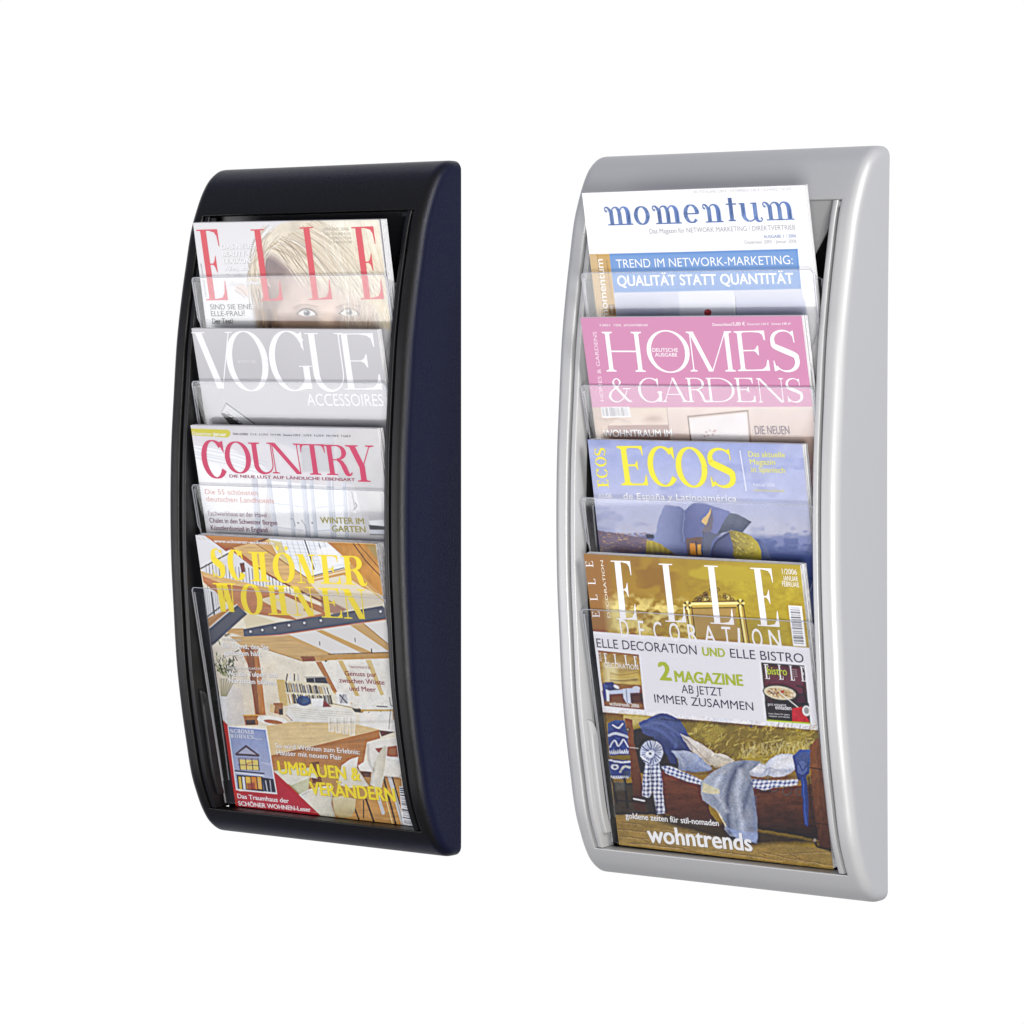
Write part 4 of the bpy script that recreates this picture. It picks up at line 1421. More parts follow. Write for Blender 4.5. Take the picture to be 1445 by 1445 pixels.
    c.poly([(400, 330), (1010, 320), (1225, 400), (1250, 700), (560, 700), (410, 400)], (184, 140, 86))
    for i in range(12):
        c.line([(880 + 40 * i, 560), (760 + 56 * i, 720)], 4, (120, 80, 50), 0.6)
    c.poly([(640, 300), (700, 290), (720, 430), (660, 430)], (120, 74, 52))
    c.poly([(928, 540), (1215, 400), (1238, 700), (870, 660)], (196, 146, 82)); c.mottle([(928, 540), (1215, 400), (1238, 700), (870, 660)], 90, 14, 0.3, 37)
    for a, b_, w_, col in (((1150, 390), (1240, 700), 24, (206, 206, 210)), ((1060, 460), (1110, 620), 22, (204, 202, 204)), ((1180, 470), (1235, 690), 10, (180, 176, 172)), ((1110, 385), (1190, 690), 11, (34, 28, 26)), ((1165, 380), (1215, 560), 9, (38, 32, 28)), ((1000, 530), (1052, 680), 12, (36, 30, 28)), ((920, 570), (955, 660), 10, (40, 34, 30)), ((985, 540), (985, 650), 7, (60, 46, 36)), ((1120, 500), (1170, 690), 6, (236, 214, 150))):
        c.line([a, b_], w_, col)
    # white shell chairs
    sh = (234, 231, 224)
    c.poly([(1004, 176), (1190, 138), (1205, 210), (1216, 330), (1224, 372), (1200, 392), (1120, 386), (1030, 352), (1010, 250)], sh); c.poly([(1058, 208), (1196, 190), (1206, 262), (1130, 262), (1075, 232)], (164, 108, 70)); c.line([(1130, 262), (1210, 280)], 12, (240, 238, 234))
    c.poly([(962, 358), (1030, 350), (1030, 392), (985, 390)], (110, 78, 58))
    c.poly([(950, 318), (1000, 285), (1050, 318), (1060, 360), (960, 350)], (240, 238, 234))
    c.vgrad([(1134, 188), (1128, 300), (1112, 402), (1100, 462), (1060, 455), (1026, 440), (1040, 340), (1070, 260), (1112, 196)], 1030, (236, 232, 222), 1130, (206, 200, 180), 1, 0.7, True)
    c.vgrad([(845, 318), (900, 280), (950, 264), (942, 330), (1000, 420), (1020, 448), (900, 460), (820, 440)], 280, (238, 236, 230), 450, (222, 216, 204))
    c.poly([(412, 352), (520, 334), (660, 330), (690, 400), (640, 392), (520, 440), (455, 420)], (228, 226, 214)); c.poly([(515, 440), (640, 392), (632, 480), (580, 500)], (204, 204, 172))
    c.vgrad([(570, 505), (640, 470), (720, 452), (795, 450), (780, 560), (805, 645), (700, 640), (600, 540)], 560, (236, 234, 226), 800, (214, 208, 190), 1, 0.7, True)
    c.vgrad([(784, 520), (850, 510), (935, 532), (930, 600), (905, 645), (840, 652), (800, 625)], 520, (220, 208, 170), 650, (184, 166, 116))
    for p, w2, al in (([(600, 60), (740, 44), (1180, 36)], 10, 0.25), ([(420, 262), (640, 205), (1005, 150)], 10, 0.35), ([(1012, 180), (1020, 290), (1050, 350)], 7, 0.45), ([(1058, 300), (1040, 380), (1030, 438)], 7, 0.4), ([(940, 330), (990, 400), (1020, 446)], 7, 0.4), ([(520, 440), (580, 500), (632, 480)], 7, 0.4), ([(790, 450), (782, 560), (800, 640)], 7, 0.4), ([(1120, 390), (1200, 396), (1226, 376)], 8, 0.5), ([(420, 356), (520, 338), (650, 332)], 5, 0.3)):
        c.curve(p, w2, (84, 62, 46), al, 3)
    for p, w2, al in (([(1010, 176), (1100, 152), (1190, 140)], 5, 0.8), ([(1134, 190), (1126, 300), (1110, 400)], 5, 0.7), ([(850, 318), (900, 282), (948, 266)], 5, 0.8), ([(640, 392), (520, 440)], 5, 0.8), ([(575, 505), (640, 472), (720, 454), (792, 452)], 5, 0.8)):
        c.curve(p, w2, (252, 250, 246), al, 1)
    # red corner
    c.poly([(68, 20), (80, 22), (122, 62), (190, 480), (230, 480), (410, 355), (432, 370), (724, 648), (152, 592)], (184, 34, 50))
    c.poly([(68, 20), (80, 22), (122, 62), (182, 500), (178, 596), (150, 592)], (200, 48, 34))
    # inset front page
    c.poly([(118, 62), (366, 84), (434, 500), (172, 474)], (244, 242, 246)); c.vgrad([(124, 70), (360, 90), (427, 492), (178, 466)], 80, (140, 152, 196), 400, (176, 184, 216))
    c.poly([(165, 242), (235, 184), (322, 250), (318, 262), (172, 254)], (96, 86, 104)); c.poly([(185, 240), (235, 202), (298, 246)], (176, 176, 200))
    c.poly([(180, 262), (316, 268), (322, 352), (192, 346)], (150, 146, 168)); c.poly([(192, 278), (312, 284), (316, 346), (200, 342)], (224, 206, 122))
    for x in (192, 232, 272, 312):
        c.line([(x, 274), (x + 8, 346)], 5, (84, 78, 92))
    c.line([(186, 312), (318, 318)], 4, (84, 78, 92)); c.curve([(236, 330), (245, 305), (285, 296)], 5, (190, 110, 60))
    c.line([(165, 350), (350, 368)], 8, (62, 56, 68)); c.line([(170, 362), (345, 382)], 6, (232, 232, 240))
    c.poly([(176, 376), (340, 388), (350, 484), (186, 466)], (52, 46, 52))
    for x0, x1, col in ((186, 204, (226, 196, 96)), (210, 226, (222, 222, 230)), (232, 262, (230, 190, 90)), (268, 300, (216, 142, 60)), (306, 330, (226, 180, 96))):
        c.poly([(x0, 388), (x1, 390), (x1 + 8, 470), (x0 + 8, 466)], col)
    c.line([(205, 384), (214, 468)], 4, (66, 58, 64)); c.poly([(236, 430), (290, 425), (296, 474), (244, 470)], (150, 60, 50), 0.85, 2)
    c.poly([(338, 392), (412, 404), (426, 488), (352, 482)], (58, 60, 78)); c.line([(360, 415), (372, 480)], 5, (210, 212, 226)); c.line([(388, 412), (396, 484)], 5, (190, 192, 210)); c.line([(340, 300), (400, 312)], 12, (200, 204, 226), 0.6)
    c.barcode([(1212, 452), (1256, 455), (1306, 706), (1236, 692)], 34, 'v', 5)
    c.grade([(-400, -400), (2400, -400), (2400, 2400), (-400, 2400)], 0.07, 0.07, 4, 38)
    Y = (246, 222, 40)
    # lettering
    c.crop(255, 745, 4.516)
    kw = dict(S=0.235, T=0.04, br_=0.02)
    ln = dict(up=(205, 314), )
    S1 = [('S', 208, 292, 314, 183, 128), ('C', 312, 424, 327, 284, 138), ('H', 447, 574, 338, 428, 150), ('Ö', 598, 738, 344, 578, 158), ('N', 745, 876, 350, 728, 166), ('E', 892, 1024, 354, 872, 170), ('R', 1036, 1192, 360, 1016, 176)]
    for ch, x0, x1, y, xt, yt in S1:
        c.letter(ch, (x0, y), (x1, y + 5), (xt, yt), Y, **kw)
    S2 = [('W', 226, 372, 532, 204, 350), ('O', 396, 534, 548, 374, 358), ('H', 560, 702, 552, 536, 364), ('N', 722, 872, 558, 696, 372), ('E', 900, 1034, 570, 876, 382), ('N', 1042, 1198, 577, 1018, 388)]
    for ch, x0, x1, y, xt, yt in S2:
        c.letter(ch, (x0, y), (x1, y + 4), (xt, yt), Y, **kw)
    c.text('www.schoener-wohnen.de', (214, 92), (600, 106), 20, WHITE, 0.02, (120, 84, 50))
    sd = (112, 92, 70)
    c.text('RENOVIERUNG', (264, 714), (386, 722), 13, WHITE, 0.01, sd)
    c.text('Ein Trend, der Sie', (268, 762), (562, 776), 30, WHITE, 0.03, sd)
    c.crop(275, 900, 4.516)
    c.text('gefangen hält', (190, 108), (425, 117), 30, WHITE, 0.03, sd)
    c.text('FRÜHLING IM GARTEN', (208, 198), (430, 204), 13, WHITE, 0.01, sd)
    c.text('Wo die Tulpen und', (208, 240), (525, 252), 29, WHITE, 0.03, sd)
    c.text('Narzissen blühen', (220, 286), (516, 300), 29, WHITE, 0.03, sd)
    dr = (140, 26, 40)
    c.text('TRAUMHOTEL', (985, 192), (1125, 199), 14, dr, 0.0)
    c.text('Genuss pur', (958, 240), (1160, 249), 29, dr, 0.02)
    c.text('zwischen Wüste', (922, 284), (1210, 299), 29, dr, 0.02)
    c.text('und Meer', (988, 336), (1156, 344), 29, dr, 0.02)
    c.crop(295, 1010, 4.516)
    c.text('So wird Wohnen zum Erlebnis:', (427, 204), (962, 246), 30, WHITE, 0.02, (110, 76, 48))
    c.text('Häuser mit neuem Flair', (434, 248), (850, 281), 30, WHITE, 0.02, (110, 76, 48))
    c.text('UMBAUEN &', (448, 366), (968, 413), 76, (248, 226, 40), 0.045, (120, 96, 40))
    c.text('VERÄNDERN', (652, 500), (1190, 546), 78, (248, 226, 40), 0.045, (120, 96, 40))
    c.text('Das Traumhaus der', (184, 524), (510, 556), 27, WHITE, 0.03)
    c.text('SCHÖNER WOHNEN-Leser', (190, 571), (650, 612), 27, WHITE, 0.035)
    sm = dict(S=0.2, T=0.07, store=None)
    for ch, x in zip('SCHÖNER', (134, 157, 180, 204, 226, 248, 267)):
        c.letter(ch, (x + 2, 107 + (x - 134) * .05), (x + 22, 108 + (x - 134) * .05), (x, 83 + (x - 134) * .05), WHITE, S=0.22, T=0.07)
    for ch, x in zip('WOHNEN', (134, 164, 190, 216, 242, 264)):
        c.letter(ch, (x + 2, 139 + (x - 134) * .05), (x + (27 if ch == 'W' else 23), 140 + (x - 134) * .05), (x, 116 + (x - 134) * .05), WHITE, S=0.22, T=0.07)
    c.text('Spezial', (290, 150), (338, 153), 9, WHITE)


def art_marketing(c):
    """white cover, blue lower-case masthead, blue banner"""
    c.crop(805, 250, 4.014)
    c.fill((246, 246, 248))
    c.line([(108, 90), (150, 432)], 3, (226, 226, 230), 0.7)
    c.vgrad([(245, 652), (1312, 632), (1340, 860), (270, 860)], 640, (206, 208, 222), 790, (188, 192, 214))
    c.poly([(610, 645), (925, 640), (935, 790), (620, 790)], (222, 224, 236), 0.9, 2); c.poly([(935, 690), (1330, 688), (1340, 790), (938, 790)], (196, 200, 222), 0.9, 2); c.line([(925, 676), (932, 790)], 6, (238, 238, 244)); c.line([(934, 676), (941, 790)], 3, (150, 150, 166))
    c.poly([(255, 690), (500, 690), (520, 790), (262, 790)], (176, 180, 204), 0.5, 6)
    c.ell(778, 767, 21, 20, (178, 22, 26)); c.ell(771, 760, 6, 5, (226, 110, 110)); c.poly([(762, 780), (795, 780), (806, 840), (752, 840)], (170, 24, 28))
    c.poly([(218, 434), (1287, 406), (1308, 633), (246, 654)], (106, 148, 206)); c.line([(220, 436), (1287, 408)], 4, (84, 124, 184), 0.8)
    c.poly([(108, 436), (220, 434), (262, 800), (146, 800)], (196, 158, 92)); c.poly([(108, 436), (150, 435), (190, 800), (146, 800)], (204, 174, 124)); c.line([(150, 436), (192, 800)], 3, (150, 110, 56))
    c.poly([(214, 722), (250, 720), (258, 776), (220, 778)], (140, 100, 40)); c.text('1/06', (244, 770), (238, 726), 16, (236, 226, 200))
    b, e = (124, 158, 214), (84, 118, 186)
    L = [('m', 204, 357, 274), ('o', 367, 455, 270), ('m', 475, 632, 267), ('e', 648, 736, 260), ('n', 760, 868, 258), ('t', 890, 952, 250), ('u', 965, 1090, 250), ('m', 1100, 1270, 246)]
    for ch, x0, x1, y in L:
        for dx, dy, col, st in ((0, 0, e, 0.25), (0.6, -0.4, b, 0.19)):
            c.letter(ch, (x0 + dx, y + dy), (x1 + dx, y + dy - (x1 - x0) * .028), (x0 - 13 + dx, y - 103 + dy), col, S=st, T=0.048 if st > .19 else 0.036)
    g = (158, 158, 166)
    c.text('Das Magazin für NETWORK MARKETING / DIREKTVERTRIEB', (450, 320), (1275, 297), 27, g, -0.005)
    c.text('AUSGABE 1 / 2006', (1095, 346), (1280, 341), 18, (110, 134, 180), 0.012)
    c.text('Dezember 2005 / Januar 2006', (988, 378), (1282, 371), 19, g, 0)
    c.text('DEUTSCHLAND 5,00 € • ÖSTERREICH 5,80 € • SCHWEIZ 7,50 SFR', (695, 92), (1252, 74), 15, (190, 190, 196), 0)
    c.text('TREND IM NETWORK-MARKETING:', (262, 514), (1262, 492), 47, (243, 245, 250), 0.004)
    c.text('QUALITÄT STATT QUANTITÄT', (270, 616), (1265, 602), 57, (246, 247, 251), 0.03)
    W = (248, 246, 240)
    c.text('momentum', (218, 800), (183, 464), 46, W, 0.012)
    c.text('www.momentum-magazin.de', (236, 690), (208, 470), 9, (120, 90, 40))


def art_pink(c):
    """pink cover, white roman masthead"""
    c.crop(805, 430, 4.014)
    c.fill((204, 132, 172))
    c.mottle([(40, 40), (1400, 40), (1420, 620), (100, 620)], 220, 160, 0.03, 2, soft=10)
    c.vgrad([(100, 583), (1400, 577), (1420, 900), (140, 900)], 580, (226, 206, 198), 760, (206, 184, 174))
    c.poly([(120, 583), (545, 582), (565, 760), (140, 760)], (206, 184, 168)); c.poly([(345, 590), (545, 584), (556, 680), (215, 684)], (222, 202, 186)); c.poly([(210, 684), (556, 680), (570, 800), (222, 800)], (164, 128, 118)); c.line([(545, 582), (562, 740)], 4, (170, 144, 130))
    c.mottle([(560, 580), (1400, 577), (1400, 800), (570, 800)], 400, 12, 0.03, 6)
    c.line([(665, 634), (1004, 600)], 9, (136, 112, 98)); c.line([(665, 634), (684, 790)], 7, (110, 84, 74)); c.line([(1004, 600), (1022, 790)], 7, (150, 122, 110)); c.poly([(672, 646), (996, 612), (1014, 800), (690, 800)], (228, 222, 222))
    for x, y in ((770, 720), (790, 712), (812, 718), (780, 740), (805, 735), (820, 712), (760, 745)):
        c.ell(x, y, 7, 5, (176, 130, 132), 20, 0.8)
    c.poly([(1330, 690), (1392, 560), (1410, 900), (1290, 900)], (196, 168, 156), 0.7, 8); c.curve([(150, 640), (200, 652), (260, 645), (340, 668)], 8, (150, 116, 100), 0.4, 3); c.ell(470, 650, 60, 26, (188, 150, 136), 0, 0.5, 6); c.ell(470, 646, 30, 12, (150, 110, 100), 0, 0.4, 4)  # first shape: rail's cast shadow painted onto the lower right
    c.grade([(100, 583), (1400, 577), (1420, 900), (140, 900)], 0.03, 0.05)
    c.barcode([(172, 580), (332, 578), (342, 636), (180, 640)], 40, 'h', 8, (70, 70, 80), (240, 238, 240))
    W = (250, 246, 250)
    kw = dict(S=0.125, T=0.032, br_=0.03)
    for ch, bl, br, tl in (('H', (205, 378), (427, 380), (177, 153)), ('O', (448, 382), (690, 384), (418, 146)), ('M', (676, 378), (938, 378), (648, 152)), ('E', (950, 376), (1132, 373), (924, 150)), ('S', (1152, 380), (1306, 380), (1124, 143))):
        c.letter(ch, bl, br, tl, W, **kw)
    kw = dict(S=0.12, T=0.035, br_=0.035)
    for ch, x0, x1, y in (('&', 222, 352, 551), ('G', 392, 530, 552), ('A', 524, 668, 551), ('R', 668, 786, 551), ('D', 782, 938, 551), ('E', 944, 1052, 551), ('N', 1068, 1220, 553), ('S', 1232, 1322, 553)):
        c.letter(ch, (x0, y), (x1, y), (x0 - 17, y - 137), W, **kw)
    c.text('DEUTSCHE', (466, 266), (610, 266), 20, W, 0.015)
    c.text('AUSGABE', (480, 293), (606, 293), 20, W, 0.015)
    c.text('€ 8402-F   1/2006   JANUAR/FEBRUAR', (166, 122), (440, 121), 12, W, 0.012)
    c.text('Deutschland', (806, 120), (914, 118), 15, W, 0.02); c.text('5,00 €', (920, 118), (990, 117), 19, W, 0.02); c.text('Österreich 5,50 €   Schweiz 9,80 sfr', (1002, 116), (1250, 112), 12, W, 0.01)
    c.text('HOMES & GARDENS', (191, 546), (147, 152), 24, (246, 224, 238), -0.005)
    c.text('WOHNTRAUM IM', (191, 748), (579, 746), 38, WHITE, 0.03, (70, 50, 44))
    c.text('DIE NEUEN', (1048, 733), (1243, 733), 46, (78, 34, 72), 0.03)


def art_spanish(c):
    """blue evening sky, yellow masthead, curved metal building"""
    c.crop(805, 605, 4.014, 6, 34)
    c.fill((156, 167, 214))
    P = [(60, 20), (1400, 20), (1420, 900), (60, 900)]
    c.vgrad(P, 60, (146, 158, 208), 620, (196, 198, 222))
    c.vgrad([(900, 380), (1400, 300), (1420, 640), (960, 640)], 380, (180, 186, 220), 620, (206, 206, 224), 1, 30)
    c.mottle(P, 260, 130, 0, 5, (176, 182, 216), 0.55, alpha=0.5); c.mottle(P, 190, 90, 0, 15, (128, 138, 190), 0.62, alpha=0.4)
    c.vgrad([(100, 600), (1420, 610), (1420, 900), (130, 900)], 600, (110, 124, 178), 720, (74, 90, 150), 1, 6)
    c.mottle([(1080, 560), (1420, 560), (1420, 680), (1080, 680)], 70, 40, 0, 9, (140, 150, 196), 0.5, soft=8, alpha=0.8)
    # buildings across the water with lights, then the curved metal forms
    c.poly([(150, 575), (240, 588), (430, 620), (470, 700), (170, 700)], (120, 104, 124))
    r = random.Random(9)
    for i in range(120):
        x, y = r.uniform(165, 450), r.uniform(590, 690)
        c.line([(x, y), (x + r.uniform(4, 18), y + 1)], r.uniform(2, 4), r.choice([(196, 150, 96), (230, 190, 110), (150, 120, 120), (90, 84, 120)]), 0.8)
    c.poly([(425, 600), (470, 600), (475, 622), (430, 620)], (60, 62, 84))
    c.vgrad([(430, 632), (520, 640), (640, 700), (660, 740), (420, 740)], 640, (196, 176, 70), 730, (150, 130, 66))
    for i in range(14):
        c.line([(440 + 16 * i, 640 + 4 * i), (450 + 16 * i, 720)], 3, (232, 214, 110) if i % 2 else (110, 96, 60), 0.6)
    c.poly([(420, 700), (620, 705), (700, 740), (420, 740)], (80, 76, 110), 0.8, 3)
    m1, m2, m3 = (88, 97, 146), (124, 134, 180), (70, 78, 120)
    def sm(pts):
        return catmull(list(pts) + [pts[0]], 5)
    c.vgrad(sm([(470, 640), (488, 560), (508, 480), (532, 438), (560, 433), (600, 440), (648, 464), (660, 560), (650, 640), (690, 740), (600, 715), (530, 665)]), 480, (146, 156, 200), 665, (98, 108, 158), 1, 1.2, True)
    c.vgrad(sm([(646, 463), (672, 436), (706, 420), (750, 421), (800, 436), (860, 455), (902, 474), (870, 540), (842, 596), (770, 640), (720, 740), (664, 720), (640, 640), (636, 540)]), 640, (90, 100, 152), 850, (124, 132, 182), 1, 1.2, True)
    c.mottle([(470, 440), (900, 420), (850, 640), (520, 680)], 80, 110, 0.10, 27, soft=8)
    c.curve([(648, 464), (638, 540), (640, 640)], 4, (150, 160, 202), 0.8)
    c.curve([(640, 470), (628, 540), (630, 640)], 10, (70, 78, 122), 0.5, 4)
    c.poly(sm([(745, 578), (770, 520), (796, 452), (806, 520), (800, 570), (780, 602)]), (120, 112, 128), 1, 1.5)
    c.poly([(738, 524), (770, 492), (796, 450), (786, 505), (768, 546), (750, 536)], (228, 192, 132))
    c.vgrad([(902, 472), (960, 490), (1028, 524), (1000, 560), (968, 600), (910, 576), (830, 600), (862, 540)], 470, (112, 120, 140), 600, (72, 80, 104)); c.mottle([(900, 470), (1028, 524), (968, 600), (910, 575), (830, 600)], 24, 18, 0.25, 7); c.curve([(902, 472), (960, 488), (1028, 524)], 4, (190, 196, 220))
    c.poly([(750, 580), (850, 600), (800, 640), (790, 720), (745, 720)], (98, 104, 132)); c.line([(750, 580), (748, 720)], 3, (60, 62, 84))
    c.poly([(650, 620), (745, 610), (745, 720), (665, 720)], (110, 86, 84)); c.poly([(680, 655), (705, 650), (712, 712), (682, 712)], (226, 150, 50)); c.poly([(716, 660), (738, 656), (740, 712), (720, 712)], (236, 180, 80)); c.line([(712, 640), (716, 715)], 5, (50, 40, 44))
    c.vgrad(catmull([(798, 730), (800, 680), (820, 640), (856, 606), (902, 584), (915, 650), (930, 730)], 5), 798, (58, 66, 108), 930, (96, 104, 152), 1, 1, True); c.line([(800, 690), (824, 640), (900, 588)], 5, (36, 40, 66))
    c.vgrad(catmull([(895, 578), (940, 580), (1000, 596), (1050, 630), (1075, 690), (1085, 740), (940, 740), (918, 660), (895, 578)], 4), 900, (140, 126, 70), 1080, (206, 188, 60), 1, 0.8, True)
    for i in range(90):
        x, y = r.uniform(905, 1075), r.uniform(590, 725)
        if x > 905 + (y - 590) * .2 and x < 985 + (y - 590) * .75:
            c.ell(x, y, 6, 4, r.choice([(232, 214, 90), (120, 104, 50), (190, 170, 70)]), 20, 0.7)
    c.vgrad([(1045, 618), (1095, 640), (1140, 740), (1085, 740), (1070, 660)], 1045, (80, 92, 140), 1140, (110, 122, 170), 1, 0.8, True)
    c.grade([(-400, -400), (2400, -400), (2400, 2400), (-400, 2400)], 0.03, 0.05)
    c.crop(805, 605, 4.014)
    Yl = (240, 226, 34)
    kw = dict(S=0.165, T=0.05, br_=0.04)
    for ch, bl, br, tl in (('E', (290, 321), (442, 321), (260, 98)), ('C', (450, 325), (622, 327), (420, 100)), ('O', (612, 330), (790, 332), (583, 105)), ('S', (796, 332), (944, 335), (768, 108))):
        c.letter(ch, bl, br, tl, Yl, **kw)
    kw = dict(S=0.17, T=0.06, br_=0.04)
    for ch, y0, y1 in (('E', 333, 288), ('C', 280, 222), ('O', 214, 158), ('S', 152, 108)):
        sx = lambda y: 218 - (333 - y) * 0.095
        c.letter(ch, (sx(y0), y0), (sx(y1), y1), (sx(y0) - 62, y0 + 1), Yl, **kw)
    c.text('02/06', (164, 398), (236, 390), 27, WHITE, 0)
    c.line([(960, 126), (996, 352)], 3.5, (236, 238, 248))
    pale = (226, 222, 96)
    c.text('Das aktuelle', (1010, 158), (1216, 162), 30, pale, 0.015)
    c.text('Magazin', (1018, 201), (1161, 204), 30, pale, 0.015)
    c.text('in Spanisch', (1026, 244), (1216, 250), 30, pale, 0.015)
    c.text('Februar 2006', (1038, 325), (1158, 328), 18, (226, 230, 246), 0)
    c.text('www.ecos-online.de', (1040, 354), (1212, 358), 15, (226, 218, 80), 0.005)
    c.text('de España y Latinoamérica', (302, 396), (943, 412), 34, WHITE, -0.005)


def art_gold(c):
    """gold foil cover, white masthead, white banner, antique sofa scene"""
    c.crop(805, 765, 4.014)
    c.fill((150, 120, 38))
    P = [(60, 50), (1320, 120), (1420, 640), (110, 560)]
    c.vgrad(P, 80, (150, 108, 38), 1200, (176, 154, 34), 1, 2, True)
    c.mottle(P, 260, 120, 0.12, 3); c.mottle([(560, 110), (1320, 130), (1360, 420), (760, 330)], 160, 90, 0, 13, (190, 170, 44), 0.52, soft=8, alpha=0.6)
    c.mottle([(330, 80), (620, 110), (560, 330), (380, 300)], 140, 100, 0, 33, (136, 94, 34), 0.45, soft=20, alpha=0.8)
    c.mottle([(200, 300), (640, 340), (700, 560), (240, 530)], 70, 50, 0, 17, (226, 206, 122), 0.42, soft=14, alpha=0.85); c.mottle([(200, 300), (640, 340), (700, 560), (240, 530)], 16, 12, 0.22, 19)
    c.mottle([(640, 200), (1320, 240), (1360, 600), (700, 560)], 22, 14, 0.16, 23)
    c.poly([(72, 60), (215, 75), (235, 330), (215, 520), (120, 510)], (152, 104, 52), 0.85, 6); c.poly([(205, 330), (300, 330), (310, 520), (225, 510)], (236, 222, 150), 0.5, 10)
    # carved mirror frame
    d, lt = (84, 60, 16), (236, 226, 150)
    c.poly([(690, 380), (935, 372), (950, 575), (720, 560)], (168, 136, 70)); c.mottle([(690, 380), (935, 372), (950, 575), (720, 560)], 60, 60, 0.15, 25)
    c.line([(688, 356), (940, 352)], 34, (200, 172, 84)); c.line([(690, 350), (936, 346)], 12, lt); c.line([(688, 374), (938, 370)], 5, d); c.line([(690, 338), (938, 334)], 5, d)
    for xa, xb in ((672, 700), (966, 1000)):
        c.line([(xa, 360), (xb, 580)], 30, (190, 158, 72)); c.line([(xa - 5, 370), (xb - 5, 580)], 9, lt, 0.9); c.line([(xa + 14, 365), (xb + 14, 580)], 5, d); c.line([(xa - 16, 365), (xb - 16, 580)], 4, d)
    for x, y in ((662, 358), (962, 346)):
        for a in range(0, 360, 45):
            c.ell(x + 17 * math.cos(math.radians(a)), y + 17 * math.sin(math.radians(a)), 8, 6, d if a % 90 else lt, a)
    r = random.Random(4)
    for i in range(46):
        t = r.uniform(-1, 1)
        x, y = 815 + 105 * t, 330 - (70 * (1 - abs(t)) + 4) * r.uniform(0.1, 1.0)
        c.curve([(x - 10, y), (x - 4, y - 10), (x + 6, y - 8), (x + 8, y + 3), (x, y + 5)], 5, r.choice([d, d, (122, 92, 26), lt]), 0.9)
    W = (248, 246, 250)
    kw = dict(S=0.118, T=0.022)
    for ch, bl, br, tl in (('E', (262, 436), (378, 441), (228, 104)), ('L', (538, 450), (657, 455), (500, 121)), ('L', (795, 461), (928, 468), (757, 131)), ('E', (1060, 473), (1187, 480), (1018, 144))):
        c.letter(ch, bl, br, tl, W, **kw)
    for ch, x0, x1, y in (('D', 284, 330, 538), ('E', 388, 418, 546), ('C', 472, 520, 552), ('O', 562, 620, 560), ('R', 668, 722, 567), ('A', 758, 822, 574), ('T', 862, 912, 580), ('I', 945, 957, 586), ('O', 1030, 1088, 592), ('N', 1128, 1192, 598)):
        c.text(ch, (x0 + 6, y), (x1 + 6, y + 2), 100, W, 0.01)
    c.text('1/2006', (1200, 180), (1284, 184), 30, W, 0.005); c.text('JANUAR', (1207, 217), (1291, 222), 27, W, 0.005); c.text('FEBRUAR', (1201, 249), (1297, 256), 27, W, 0.005)
    c.barcode([(1234, 358), (1310, 363), (1336, 592), (1262, 588)], 44, 'v', 4)
    # spine column of small letters
    for ch, y in zip('ELLE', (425, 330, 240, 140)):
        x = 128 + (425 - y) * -.13 + 40
        c.letter(ch, (x, y), (x - 4, y - 32), (x - 42, y), W, S=0.13, T=0.06)
    c.text('DECORATION', (226, 428), (185, 104), 17, (240, 232, 214), 0.01)
    # white banner
    c.crop(820, 880, 4.014)
    c.poly([(40, 42), (62, 44), (1320, 139), (1340, 140), (1380, 608), (1355, 605), (112, 500), (90, 498)], (236, 234, 240))
    nv, lm = (44, 40, 70), (172, 186, 26)
    c.text('ELLE DECORATION', (91, 134), (657, 176), 50, nv, -0.004); c.text('UND', (691, 180), (816, 189), 46, lm, 0.045); c.text('ELLE BISTRO', (847, 192), (1263, 222), 50, nv, -0.004)
    c.text('2', (450, 318), (510, 322), 98, lm, 0.05); c.text('MAGAZINE', (536, 328), (918, 352), 60, lm, 0.05); c.text('AB JETZT', (571, 392), (804, 411), 46, nv, -0.002); c.text('IMMER ZUSAMMEN', (418, 446), (978, 493), 46, nv, -0.002)
    # inset front page at the left
    c.poly([(97, 152), (326, 176), (358, 488), (132, 466)], (150, 112, 52)); c.vgrad([(97, 152), (326, 176), (345, 350), (115, 330)], 160, (158, 118, 44), 330, (196, 170, 96))
    c.mottle([(97, 152), (326, 176), (345, 350), (115, 330)], 30, 14, 0.35, 41); c.poly([(130, 230), (200, 240), (210, 330), (140, 330)], (236, 222, 170), 0.8, 5)
    for i in range(9):
        c.curve([(165, 275 + 6 * i), (230, 286 + 5 * i), (320, 270 + 6 * i)], 3, r.choice([(236, 214, 130), (120, 90, 30), (210, 180, 80)]), 0.8)
    c.poly([(118, 380), (345, 390), (356, 484), (134, 464)], (120, 74, 44)); c.poly([(130, 332), (180, 330), (215, 372), (205, 396), (150, 380)], (56, 70, 122)); c.poly([(122, 340), (150, 350), (150, 430), (128, 430)], (80, 96, 150)); c.poly([(160, 380), (240, 372), (330, 360), (330, 390), (160, 400)], (196, 204, 228))
    c.poly([(235, 370), (275, 366), (282, 452), (262, 458), (240, 420)], (206, 212, 230)); c.line([(255, 372), (262, 450)], 4, (120, 130, 160)); c.ell(312, 368, 22, 14, (206, 208, 222)); c.poly([(140, 372), (160, 380), (160, 440), (146, 440)], (226, 230, 240)); c.ell(200, 358, 18, 9, (226, 226, 234), 30)
    c.poly([(280, 400), (345, 395), (352, 445), (285, 448)], (84, 46, 30)); c.poly([(130, 440), (352, 458), (358, 488), (132, 466)], (150, 110, 60))
    for ch, x in zip('ELLE', (130, 186, 246, 298)):
        c.letter(ch, (x + 4, 222 + (x - 130) * .1), (x + 26, 224 + (x - 130) * .1), (x - 4, 166 + (x - 130) * .1), W, S=0.14, T=0.05)
    c.text('DECORATION', (136, 246), (326, 262), 27, W, 0.0); c.text('wohntrends 2006', (162, 462), (330, 476), 20, W, 0.02); c.text('ELLE', (118, 212), (110, 162), 14, W)
